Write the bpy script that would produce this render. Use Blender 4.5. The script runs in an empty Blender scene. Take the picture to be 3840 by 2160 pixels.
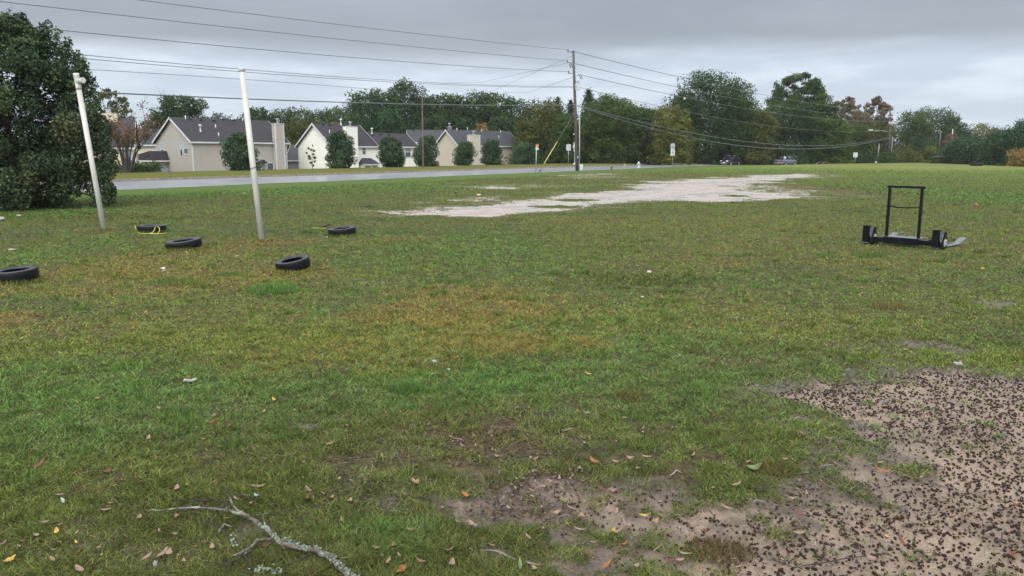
import bpy, math, random
import numpy as np
from mathutils import Vector, Matrix
rng = np.random.default_rng(11); random.seed(11)
SC = bpy.context.scene; COL = SC.collection
# ------------------------------------------------------------------ camera and projection
F = 2956.0; PITCH = math.atan(500 / F); CP, SP = math.cos(PITCH), math.sin(PITCH); H = 1.75
def ray(px, py):
    x = (px - 1920) / F; up = (1080 - py) / F
    return np.array([x, CP + up * SP, -SP + up * CP])
def G(px, py, z=0.0):                       # point of the level z under a pixel of the photograph
    r = ray(px, py); return np.array([0, 0, H]) + r * ((z - H) / r[2])
def D(px, py, Y):                           # point at forward distance Y
    r = ray(px, py); return np.array([0, 0, H]) + r * (Y / r[1])
def proj(x, y, z):
    dz = z - H; f = y * CP - dz * SP; u = y * SP + dz * CP
    return 1920 + F * x / f, 1080 - F * u / f
cam = bpy.data.cameras.new('camera'); cam.sensor_width = 36; cam.lens = 36 * F / 3840
cam.clip_start = 0.05; cam.clip_end = 6000
co = bpy.data.objects.new('camera', cam); COL.objects.link(co)
co.location = (0, 0, H); co.rotation_euler = (math.pi / 2 - PITCH, 0, 0); SC.camera = co
# ------------------------------------------------------------------ helpers: objects
def tag(o, label=None, cat=None, group=None, kind=None):
    if label: o['label'] = label
    if cat: o['category'] = cat
    if group: o['group'] = group
    if kind: o['kind'] = kind
    return o
def thing(name, label, cat, loc=(0, 0, 0), rz=0, group=None, rot=None):
    o = bpy.data.objects.new(name, None); COL.objects.link(o); o.empty_display_size = .2
    o.location = loc; o.rotation_euler = rot if rot else (0, 0, rz)
    return tag(o, label, cat, group)
def copy_tree(o, parent=None):
    c = o.copy(); COL.objects.link(c)
    if parent: c.parent = parent
    for ch in list(o.children): copy_tree(ch, c)
    return c
def link_mesh(name, me, mats, parent=None, smooth=False):
    for m in (mats if isinstance(mats, (list, tuple)) else [mats]): me.materials.append(m)
    if smooth: me.polygons.foreach_set('use_smooth', [True] * len(me.polygons))
    o = bpy.data.objects.new(name, me); COL.objects.link(o)
    if parent is not None: o.parent = parent
    return o
def np_mesh(name, V, Fc, col=None, extra=None):
    """V (n,3), Fc (m,k) faces of k corners; col (n,3) point colours"""
    me = bpy.data.meshes.new(name); n, m, k = len(V), len(Fc), Fc.shape[1]
    me.vertices.add(n); me.vertices.foreach_set('co', np.ascontiguousarray(V, np.float32).ravel())
    me.loops.add(m * k); me.loops.foreach_set('vertex_index', np.ascontiguousarray(Fc, np.int32).ravel())
    me.polygons.add(m); me.polygons.foreach_set('loop_start', np.arange(0, m * k, k, dtype=np.int32))
    me.update(calc_edges=True)
    if col is not None:
        a = me.attributes.new('col', 'FLOAT_COLOR', 'POINT')
        a.data.foreach_set('color', np.c_[col, np.ones(n)].astype(np.float32).ravel())
    for nm, arr in (extra or {}).items():
        a = me.attributes.new(nm, 'FLOAT', 'POINT'); a.data.foreach_set('value', arr.astype(np.float32))
    return me
class MB:
    """collects boxes, tubes, prisms; builds ONE mesh object"""
    def __init__(s): s.v = []; s.f = []; s.sm = []
    def add(s, vs, fs, smooth=False):
        b = len(s.v); s.v += [tuple(map(float, p)) for p in vs]; s.f += [tuple(i + b for i in f) for f in fs]; s.sm += [smooth] * len(fs); return s
    def box(s, a, b, M=None):
        (x0, y0, z0), (x1, y1, z1) = a, b
        vs = [(x0, y0, z0), (x1, y0, z0), (x1, y1, z0), (x0, y1, z0), (x0, y0, z1), (x1, y0, z1), (x1, y1, z1), (x0, y1, z1)]
        if M is not None: vs = [tuple(M @ Vector(p)) for p in vs]
        return s.add(vs, [(0, 3, 2, 1), (4, 5, 6, 7), (0, 1, 5, 4), (1, 2, 6, 5), (2, 3, 7, 6), (3, 0, 4, 7)])
    def prism(s, poly, d, ax='y', o=0.0):     # polygon in the other two axes, extruded o..o+d along ax
        n = len(poly)
        def P(p, t): return {'y': (p[0], t, p[1]), 'x': (t, p[0], p[1]), 'z': (p[0], p[1], t)}[ax]
        vs = [P(p, o) for p in poly] + [P(p, o + d) for p in poly]
        return s.add(vs, [tuple(range(n)), tuple(range(2 * n - 1, n - 1, -1))] + [(i, i + n, (i + 1) % n + n, (i + 1) % n) for i in range(n)])
    def tube(s, pts, rad, n=8, cap=True):
        pts = [Vector(p) for p in pts]; m = len(pts)
        if not isinstance(rad, (list, tuple)): rad = [rad] * m
        vs = []; prev = None
        for i, p in enumerate(pts):
            t = (pts[min(i + 1, m - 1)] - pts[max(i - 1, 0)]).normalized()
            if prev is None: prev = t.orthogonal().normalized()
            a = (prev - t * prev.dot(t)).normalized(); b = t.cross(a); prev = a
            for k in range(n):
                w = 2 * math.pi * k / n; vs.append(p + (a * math.cos(w) + b * math.sin(w)) * rad[i])
        fs = [(i * n + k, i * n + (k + 1) % n, (i + 1) * n + (k + 1) % n, (i + 1) * n + k) for i in range(m - 1) for k in range(n)]
        s.add(vs, fs, True)
        if cap:
            b = len(s.v) - len(vs)
            s.f += [tuple(b + k for k in range(n - 1, -1, -1)), tuple(b + (m - 1) * n + k for k in range(n))]; s.sm += [False, False]
        return s
    def lathe(s, prof, n=24, M=None):          # closed or open profile of (r, z)
        m = len(prof); vs = []
        for k in range(n):
            w = 2 * math.pi * k / n
            for r, z in prof:
                p = Vector((r * math.cos(w), r * math.sin(w), z)); vs.append(M @ p if M is not None else p)
        fs = [(k * m + i, ((k + 1) % n) * m + i, ((k + 1) % n) * m + i + 1, k * m + i + 1) for k in range(n) for i in range(m - 1)]
        return s.add(vs, fs, True)
    def build(s, name, mat, parent=None, bevel=0):
        me = bpy.data.meshes.new(name); me.from_pydata(s.v, [], s.f); me.polygons.foreach_set('use_smooth', s.sm); me.update()
        o = link_mesh(name, me, mat, parent)
        if bevel:
            b = o.modifiers.new('bevel', 'BEVEL'); b.width = bevel; b.segments = 2; b.limit_method = 'ANGLE'
        return o
# ------------------------------------------------------------------ helpers: materials
class NT:
    def __init__(s, name):
        s.m = bpy.data.materials.new(name); s.m.use_nodes = True; s.t = s.m.node_tree; s.t.nodes.clear()
        s.out = s.n('ShaderNodeOutputMaterial')
    def n(s, typ, **kw):
        x = s.t.nodes.new(typ)
        for k, v in kw.items():
            if hasattr(x, k): setattr(x, k, v)
            else: x.inputs[k].default_value = v
        return x
    def l(s, a, b): s.t.links.new(a, b)
    def noise(s, vec, scale, detail=4, rough=.55):
        x = s.n('ShaderNodeTexNoise'); x.inputs['Scale'].default_value = scale; x.inputs['Detail'].default_value = detail; x.inputs['Roughness'].default_value = rough
        if vec is not None: s.l(vec, x.inputs['Vector'])
        return x.outputs['Fac']
    def math(s, op, a, b=None, c=None, clamp=False):
        x = s.n('ShaderNodeMath'); x.operation = op; x.use_clamp = clamp
        for i, v in enumerate((a, b, c)):
            if v is None: continue
            if isinstance(v, (int, float)): x.inputs[i].default_value = v
            else: s.l(v, x.inputs[i])
        return x.outputs[0]
    def ramp(s, f, lo, hi, o0=0., o1=1.):
        x = s.n('ShaderNodeMapRange'); x.interpolation_type = 'SMOOTHSTEP'
        for k, v in zip(('From Min', 'From Max', 'To Min', 'To Max'), (lo, hi, o0, o1)): x.inputs[k].default_value = v
        s.l(f, x.inputs['Value']); return x.outputs['Result']
    def mix(s, f, a, b, mode='MIX'):
        x = s.n('ShaderNodeMix'); x.data_type = 'RGBA'; x.blend_type = mode
        for sock, v in ((x.inputs[0], f), (x.inputs[6], a), (x.inputs[7], b)):
            if isinstance(v, (int, float)): sock.default_value = v
            elif isinstance(v, tuple): sock.default_value = (*v, 1)
            else: s.l(v, sock)
        return x.outputs[2]
    def bsdf(s, base, rough=.6, spec=.4, metal=0, normal=None, coat=0):
        x = s.n('ShaderNodeBsdfPrincipled')
        for k, v in (('Base Color', base), ('Roughness', rough), ('Specular IOR Level', spec), ('Metallic', metal), ('Coat Weight', coat)):
            if isinstance(v, tuple): x.inputs[k].default_value = (*v, 1)
            elif isinstance(v, (int, float)): x.inputs[k].default_value = v
            else: s.l(v, x.inputs[k])
        if normal is not None: s.l(normal, x.inputs['Normal'])
        return x.outputs[0]
    def bump(s, h, strength=.3, dist=.02):
        x = s.n('ShaderNodeBump'); x.inputs['Strength'].default_value = strength; x.inputs['Distance'].default_value = dist; s.l(h, x.inputs['Height']); return x.outputs[0]
    def obj(s): return s.n('ShaderNodeTexCoord').outputs['Object']
    def pos(s): return s.n('ShaderNodeNewGeometry').outputs['Position']
    def fin(s, sh): s.l(sh, s.out.inputs['Surface']); return s.m
def mat(name, c, rough=.6, scale=6., amt=.25, c2=None, spec=.4, metal=0, bump=0., bscale=None, coat=0, grime=None):
    t = NT(name); v = t.obj(); f = t.noise(v, scale)
    lo = tuple(x * (1 - amt) for x in c); hi = c2 or tuple(min(1, x * (1 + amt)) for x in c)
    base = t.mix(t.ramp(f, .3, .7), lo, hi)
    if grime: base = t.mix(t.math('MULTIPLY', t.ramp(t.noise(v, scale * .37, 6, .7), .52, .72), grime[1]), base, grime[0])
    nm = t.bump(t.noise(v, bscale or scale * 5), bump) if bump else None
    return t.fin(t.bsdf(base, rough, spec, metal, nm, coat))
def leaf_mat(name, trans=.25, rough=.5, spec=.35):
    t = NT(name); a = t.n('ShaderNodeAttribute'); a.attribute_name = 'col'
    p = t.bsdf(a.outputs['Color'], rough, spec); tr = t.n('ShaderNodeBsdfTranslucent'); t.l(a.outputs['Color'], tr.inputs['Color'])
    mx = t.n('ShaderNodeMixShader'); mx.inputs[0].default_value = trans; t.l(p, mx.inputs[1]); t.l(tr.outputs[0], mx.inputs[2])
    return t.fin(mx.outputs[0])
M_LEAF = leaf_mat('foliage', .2, .6, .12); M_BLADE = leaf_mat('grass_blade', .16, .6, .08); M_LITTER = leaf_mat('dry_leaf', .15, .55, .35)
M_BARK = mat('bark', (.055, .045, .038), .85, 9, .4, bump=.6, bscale=30)
M_BARKP = mat('pale_bark', (.16, .14, .12), .85, 9, .4, bump=.6, bscale=30)
# ------------------------------------------------------------------ value noise in numpy
def vnoise(x, y, scale, seed=0, octs=3):
    out = np.zeros_like(x, dtype=float); amp = 1.; tot = 0.
    for o in range(octs):
        X = x * scale + 13.7 * seed + o * 5.1; Y = y * scale - 7.3 * seed + o * 9.7
        xi = np.floor(X).astype(np.int64); yi = np.floor(Y).astype(np.int64); fx = X - xi; fy = Y - yi
        fx = fx * fx * (3 - 2 * fx); fy = fy * fy * (3 - 2 * fy)
        def h(a, b):
            n = (a * 374761393 + b * 668265263 + (seed + o) * 982451653) & 0x7fffffff
            n = ((n ^ (n >> 13)) * 1274126177) & 0x7fffffff
            return ((n ^ (n >> 16)) & 0xffff) / 65535.
        v = (h(xi, yi) * (1 - fx) + h(xi + 1, yi) * fx) * (1 - fy) + (h(xi, yi + 1) * (1 - fx) + h(xi + 1, yi + 1) * fx) * fy
        out += v * amp; tot += amp; amp *= .5; scale *= 2.03
    return out / tot
def sstep(a, b, x): t = np.clip((x - a) / (b - a), 0, 1); return t * t * (3 - 2 * t)
# ------------------------------------------------------------------ road frame: t along, w across (0 = near edge)
P0 = np.array([-19.2, 38.3]); U = np.array([.4962, .8682]); N = np.array([-.8682, .4962]); RW = 13.0
def shift(t): return .0028 * np.maximum(0, np.asarray(t, float) - 85) ** 2
def zroad(t): return -.00022 * np.maximum(0, np.asarray(t, float) - 95) ** 2
def tw(x, y):
    dx = x - P0[0]; dy = y - P0[1]; t = dx * U[0] + dy * U[1]
    return t, dx * N[0] + dy * N[1] + shift(np.clip(t, -500, 260))
def road_xy(t, w):
    w = w - shift(t); return P0[0] + U[0] * t + N[0] * w, P0[1] + U[1] * t + N[1] * w
def zground(x, y):
    x = np.asarray(x, float); y = np.asarray(y, float); t, w = tw(x, y); zr = zroad(np.clip(t, -500, 260))
    e = (x - 70) * .967 - (y - 108) * .253
    zf = -2.6 * sstep(2, 22, e) * sstep(60, 90, y) - 3.5 * sstep(196, 240, y)
    k = sstep(-1.6, -4.2, w); z = np.where(w < -1.6, zr * (1 - k) + zf * k, zr - .15)
    far = zr - .15 + (-2.75 - zr) * sstep(RW + 9.0, RW + 24, w)
    return np.where(w > RW * .5, far, z)
def px_world(px, py): p = G(px, py); return p[0], p[1]
S = 3840 / 2576.
def blob(x, y, cx, cy, rx, ry, nz=.35, seed=1):
    """soft ellipse on the ground; centre and radii read off the 2576-wide view of the photograph"""
    X, Y = px_world(cx * S, cy * S); xr, _ = px_world((cx + rx) * S, cy * S)
    _, ya = px_world(cx * S, (cy - ry) * S); _, yb = px_world(cx * S, (cy + ry) * S)
    ry_f = max(.05, ya - Y); ry_n = max(.05, Y - yb); dy = y - Y
    d = np.sqrt(((x - X) / (xr - X)) ** 2 + (dy / np.where(dy > 0, ry_f, ry_n)) ** 2)
    out = np.zeros(x.shape); k = d < 1.3 + nz
    if k.any():
        q = max(.3, xr - X); n = (vnoise(x[k], y[k], 2.2 / q, seed, 3) - .5) * 1.3 + (vnoise(x[k], y[k], max(2.4, 9 / q), seed + 3, 3) - .5) * .9
        out[k] = sstep(1.3, .5, d[k] + n * 2 * nz)
    return out
def poly_world(pts): return np.array([px_world(a * S, b * S) for a, b in pts])
def inside(x, y, P):
    r = np.zeros(x.shape, bool); n = len(P)
    for i in range(n):
        x0, y0 = P[i]; x1, y1 = P[(i + 1) % n]
        if y0 == y1: continue
        c = (y0 > y) != (y1 > y); r ^= c & (x < (x1 - x0) * (y - y0) / (y1 - y0) + x0)
    return r
def soft_poly(x, y, P, jit, seed, soft):
    acc = np.zeros(x.shape)
    sc = np.clip(y / 48, .22, 1) if jit > 1 else 1; jx = (vnoise(x, y, 1 / jit, seed, 4) - .5) * 2.4 * jit * sc; jy = (vnoise(x, y, 1 / jit, seed + 5, 4) - .5) * 2.4 * jit * sc; soft = soft * sc
    for k in range(6):
        a = k * 1.047
        acc += inside(x + jx + soft * math.cos(a), y + jy + soft * math.sin(a), P)
    return acc / 6
MUD = [poly_world([(1790, 962), (1960, 990), (2080, 930), (2300, 905), (2500, 935), (2900, 940), (3100, 1449), (3000, 1700), (1560, 1700), (1540, 1449), (1480, 1385), (1230, 1310), (1140, 1285), (1150, 1225),
                   (1300, 1185), (1480, 1180), (1660, 1215), (1760, 1275), (1860, 1330), (1910, 1240), (2000, 1205), (2190, 1205), (2200, 1140), (2080, 1085), (1990, 1040), (1900, 1005)])]
SAND = [poly_world([(915, 537), (1050, 530), (1160, 524), (1330, 505), (1420, 488), (1560, 478), (1680, 455), (1840, 446), (1880, 444), (2040, 434), (2080, 444), (1960, 452), (1880, 464), (1920, 478), (2060, 497), (1900, 505), (1700, 507),
                    (1570, 506), (1500, 520), (1400, 530), (1290, 534), (1200, 547), (1110, 545), (1150, 540), (1030, 540)]),
        poly_world([(1150, 473), (1230, 464), (1310, 467), (1360, 473), (1260, 476)]),
        poly_world([(1400, 441), (1500, 434), (1560, 437), (1460, 446)])]
def masks(x, y):
    mud = np.zeros(x.shape); near = (np.hypot(x, y) < 13)
    if near.any():
        lobe = .70 + .30 * sstep(1500, 2750, proj(x[near], y[near], 0 * y[near])[0]); mud[near] = lobe * soft_poly(x[near], y[near], MUD[0], .34, 3, .30)
        for b in ((1290, 1095, 140, 25, .5), (770, 1075, 50, 14, .7), (480, 1115, 60, 12, .45), (1420, 1040, 120, 18, .4), (620, 1330, 160, 40, .5), (1050, 1270, 140, 30, .5), (1500, 960, 200, 16, .25),
                  (2320, 870, 150, 16, .6), (2500, 765, 60, 12, .6), (1560, 850, 40, 8, .5), (1850, 910, 160, 20, .25), (1200, 1200, 350, 90, .3), (300, 1400, 260, 40, .35), (1500, 1400, 320, 60, .66), (1720, 1420, 280, 40, .78), (1380, 1270, 250, 85, .62), (2250, 880, 220, 22, .45)):
            mud[near] = np.maximum(mud[near], blob(x[near], y[near], *b[:4], .5, 17) * b[4])
    sand = np.zeros(x.shape); mid = (y > 20) & (y < 110) & (np.abs(x) < 60)
    if mid.any():
        for i, p in enumerate(SAND):
            sand[mid] = np.maximum(sand[mid], soft_poly(x[mid], y[mid], p, 2.2, 21 + i, 1.5) * (1, .75, .6)[i])
        for b in ((1400, 520, 70, 5), (1450, 503, 60, 4), (1850, 493, 40, 3)):        # grass islands in the sand
            sand[mid] *= 1 - .95 * blob(x[mid], y[mid], *b, .3, 9)
        for b in ((1200, 500, 90, 7, .48), (1060, 510, 30, 4, .45), (1900, 472, 140, 10, .45), (1300, 468, 170, 5, .42), (2040, 480, 120, 16, .3), (1500, 445, 120, 8, .42)):
            sand[mid] = np.maximum(sand[mid], blob(x[mid], y[mid], *b[:4], .6, 31) * b[4])
    return mud, sand
C_MID = np.array([.126, .160, .036]); C_GREEN = np.array([.096, .150, .040]); C_LUSH = np.array([.092, .168, .042]); C_DRY = np.array([.26, .205, .06]); C_DARK = np.array([.085, .088, .030]); C_BROWN = np.array([.15, .10, .06])
DRY = [(1180, 780, 360, 60, 1.0), (1240, 860, 260, 34, .95), (330, 690, 360, 70, .7), (600, 690, 150, 45, .65), (20, 803, 85, 24, 1.), (690, 610, 110, 9, .8), (232, 577, 60, 5, .9), (300, 820, 420, 60, .35),
       (740, 690, 120, 30, .6), (2000, 640, 420, 60, .4), (1850, 800, 500, 70, .3), (2250, 420, 330, 8, .55), (900, 880, 360, 60, .45), (1700, 560, 500, 22, .3), (2450, 640, 250, 70, .35), (1000, 600, 70, 8, .5)]
LUSH = [(500, 485, 420, 14, .9), (1000, 470, 300, 12, .6), (2440, 490, 230, 28, .8), (1560, 790, 160, 30, .5), (60, 650, 150, 60, .6), (120, 540, 260, 16, .7), (1900, 430, 600, 7, .5), (350, 1010, 300, 60, .25), (1180, 960, 240, 30, .4), (60, 1150, 200, 90, .35), (980, 1360, 130, 50, .8), (690, 730, 50, 14, .9), (1150, 640, 330, 60, .45), (2350, 830, 200, 30, .35), (1300, 1150, 60, 12, .4), (1480, 1120, 160, 30, .35)]
DARK = [(1640, 705, 180, 18, .8), (1480, 690, 130, 10, .4), (600, 1250, 300, 90, .4), (1000, 1400, 600, 80, .35), (2150, 600, 60, 5, .4), (2250, 625, 130, 6, .45), (100, 545, 300, 14, .4)]
BRN = [(1700, 440, 400, 9, .75), (1420, 453, 280, 8, .55), (2070, 478, 190, 15, .65), (690, 611, 80, 9, .9), (234, 578, 62, 5, .9), (1330, 1110, 330, 70, .75), (1000, 1400, 500, 60, .4), (1450, 1250, 360, 120, .55), (700, 1150, 260, 40, .4), (1850, 900, 260, 40, .4), (2100, 850, 300, 30, .35), (1900, 660, 300, 22, .3), (1550, 680, 180, 12, .4), (300, 545, 160, 6, .5), (20, 803, 70, 20, .8)]
def grass_colour(x, y, mixdry=True):
    n = vnoise(x, y, .55, 40, 4); n2 = vnoise(x, y, 2.6, 43, 3)
    a = sstep(.35, .68, n)[:, None]; c = C_GREEN * a + C_MID * (1 - a)
    nearf = sstep(7, 3.5, np.hypot(x, y))[:, None]; c = c * (1 - nearf * .18); c = c + (np.array([.092, .096, .034]) - c) * nearf * .42
    dry = np.zeros(x.shape); lush = np.zeros(x.shape); dk = np.zeros(x.shape)
    for b in DRY: dry = np.maximum(dry, blob(x, y, *b[:4], .4, 51) * b[4])
    for b in LUSH: lush = np.maximum(lush, blob(x, y, *b[:4], .4, 61) * b[4])
    for b in DARK: dk = np.maximum(dk, blob(x, y, *b[:4], .4, 71) * b[4])
    brn = np.zeros(x.shape)
    for b in BRN: brn = np.maximum(brn, blob(x, y, *b[:4], .5, 75) * b[4])
    brn = np.clip(brn * (.4 + 1.2 * n2), 0, 1)[:, None]
    dry = np.clip(dry * (.5 + 1.1 * n2) + .12 * (n2 - .5), 0, 1); lush = np.clip(lush * (.55 + .9 * n2), 0, 1)
    c = c + (C_LUSH - c) * lush[:, None]; c = c * (1 - .42 * dk[:, None]); c = c + (np.array([.115, .088, .045]) - c) * brn * (.9 if mixdry else .6)
    if mixdry: c = c + (C_DRY - c) * dry[:, None]
    t, w = tw(x, y); v = (sstep(RW - 2, RW, w) * .8)[:, None]; c = c + (np.array([.15, .135, .04]) - c) * v
    g = (sstep(40, 110, np.hypot(x, y)) * .5 * (w < 0))[:, None]; c = c + (np.array([.13, .18, .045]) - c) * g
    return c * (.86 + .28 * vnoise(x, y, 7., 47, 2))[:, None], dry, lush, dk
# ------------------------------------------------------------------ ground sheet
def ground():
    ang = np.radians(np.concatenate([np.arange(-180, -46, 6), np.arange(-46, 46.01, .19), np.arange(52, 180, 6)])); na = len(ang)
    rad = np.concatenate([[.02], np.geomspace(.8, 1400, 760)]); nr = len(rad)
    A, R = np.meshgrid(ang, rad); x = (R * np.sin(A)).ravel(); y = (R * np.cos(A)).ravel()
    z = zground(x, y); r = np.hypot(x, y)
    z += (vnoise(x, y, .9, 81, 3) - .5) * .05 * (r < 60) + (vnoise(x, y, 9, 83, 3) - .5) * .02 * (r < 14)
    mud, sand = masks(x, y); c, dry, lush, dk = grass_colour(x, y)
    z -= .012 * sstep(.3, .9, mud) + .03 * sstep(.3, .9, sand)
    i = np.arange(nr - 1)[:, None] * na; j = np.arange(na)[None, :]; jn = (j + 1) % na
    Fc = np.stack([i + j, i + jn, i + na + jn, i + na + j], -1).reshape(-1, 4)[:, ::-1]
    me = np_mesh('ground', np.c_[x, y, z], Fc, c, {'mud': mud, 'sand': sand, 'cover': sstep(28, 110, r)})
    t = NT('ground'); p = t.pos()
    at = {}
    for k in ('col', 'mud', 'sand', 'cover'):
        a = t.n('ShaderNodeAttribute'); a.attribute_name = k; at[k] = a.outputs['Color' if k == 'col' else 'Fac']
    n1 = t.noise(p, 9, 5, .6); n2 = t.noise(p, 45, 4, .6); n3 = t.noise(p, 1.6, 5, .6); n4 = t.noise(p, 160, 3, .6)
    soil = t.mix(t.ramp(n2, .35, .65), (.026, .019, .012), (.075, .055, .036)); soil = t.mix(t.math('MULTIPLY', t.ramp(n1, .38, .62), .4), soil, at['col']); soil = t.mix(t.math('MULTIPLY', t.ramp(n4, .62, .68), .7), soil, (.20, .145, .10))
    farg = t.mix(t.ramp(t.noise(p, 2.2, 6, .7), .35, .7), at['col'], t.mix(.5, at['col'], (.05, .045, .02))); grass = t.mix(at['cover'], soil, farg)
    grass = t.mix(t.math('MULTIPLY', t.ramp(n3, .55, .78), .3), grass, (.15, .11, .06))
    mv = t.math('ADD', at['mud'], t.math('MULTIPLY', t.math('SUBTRACT', t.noise(p, 5, 6, .7), .5), 1.1)); pale = t.ramp(mv, .50, 1.02)
    tan = t.mix(t.ramp(n1, .3, .7), (.225, .158, .110), (.30, .222, .162)); tan = t.mix(t.math('MULTIPLY', t.ramp(n3, .38, .66), .6), tan, (.15, .112, .09)); mudc = t.mix(pale, t.mix(t.ramp(n2, .35, .65), (.055, .040, .031), (.105, .077, .059)), tan)
    mudc = t.mix(t.math('MULTIPLY', t.ramp(n2, .5, .72), .45), mudc, (.10, .07, .053)); mudc = t.mix(t.math('MULTIPLY', t.ramp(n4, .55, .62), .7), mudc, (.045, .03, .024)); n5 = t.noise(p, 75, 3, .7); mudc = t.mix(t.math('MULTIPLY', t.ramp(n5, .62, .68), .8), mudc, (.04, .026, .021))
    sandc = t.mix(t.ramp(n3, .3, .7), (.27, .235, .212), (.40, .345, .305)); sandc = t.mix(t.math('MULTIPLY', t.ramp(n1, .52, .72), .45), sandc, (.20, .15, .115))
    ring = t.math('MULTIPLY', t.ramp(at['sand'], .02, .3), t.ramp(t.noise(p, .9, 5, .7), .38, .6)); grass = t.mix(t.math('MULTIPLY', ring, .85), grass, (.15, .115, .075))
    mf = t.ramp(t.math('ADD', at['mud'], t.math('MULTIPLY', t.math('SUBTRACT', t.noise(p, 7, 7, .75), .5), 1.5)), .28, .62)
    sf = t.ramp(t.math('ADD', at['sand'], t.math('MULTIPLY', t.math('SUBTRACT', t.noise(p, 1.3, 6, .75), .5), 1.5)), .40, .58)
    base = t.mix(mf, grass, mudc); base = t.mix(sf, base, sandc)
    wet = t.math('MULTIPLY', t.ramp(t.noise(p, .35, 5, .7), .44, .56), sf)
    rough = t.math('SUBTRACT', t.math('SUBTRACT', .85, t.math('MULTIPLY', mf, .38)), t.math('MULTIPLY', wet, .6), clamp=True)
    h = t.math('ADD', t.math('MULTIPLY', n1, .6), t.math('MULTIPLY', n2, .4))
    m = t.fin(t.bsdf(base, rough, t.math('ADD', .06, t.math('MULTIPLY', t.math('MAXIMUM', mf, wet), .35)), 0, t.bump(h, .5, .03)))
    tag(link_mesh('ground', me, m, smooth=True), kind='structure')
ground()
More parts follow.
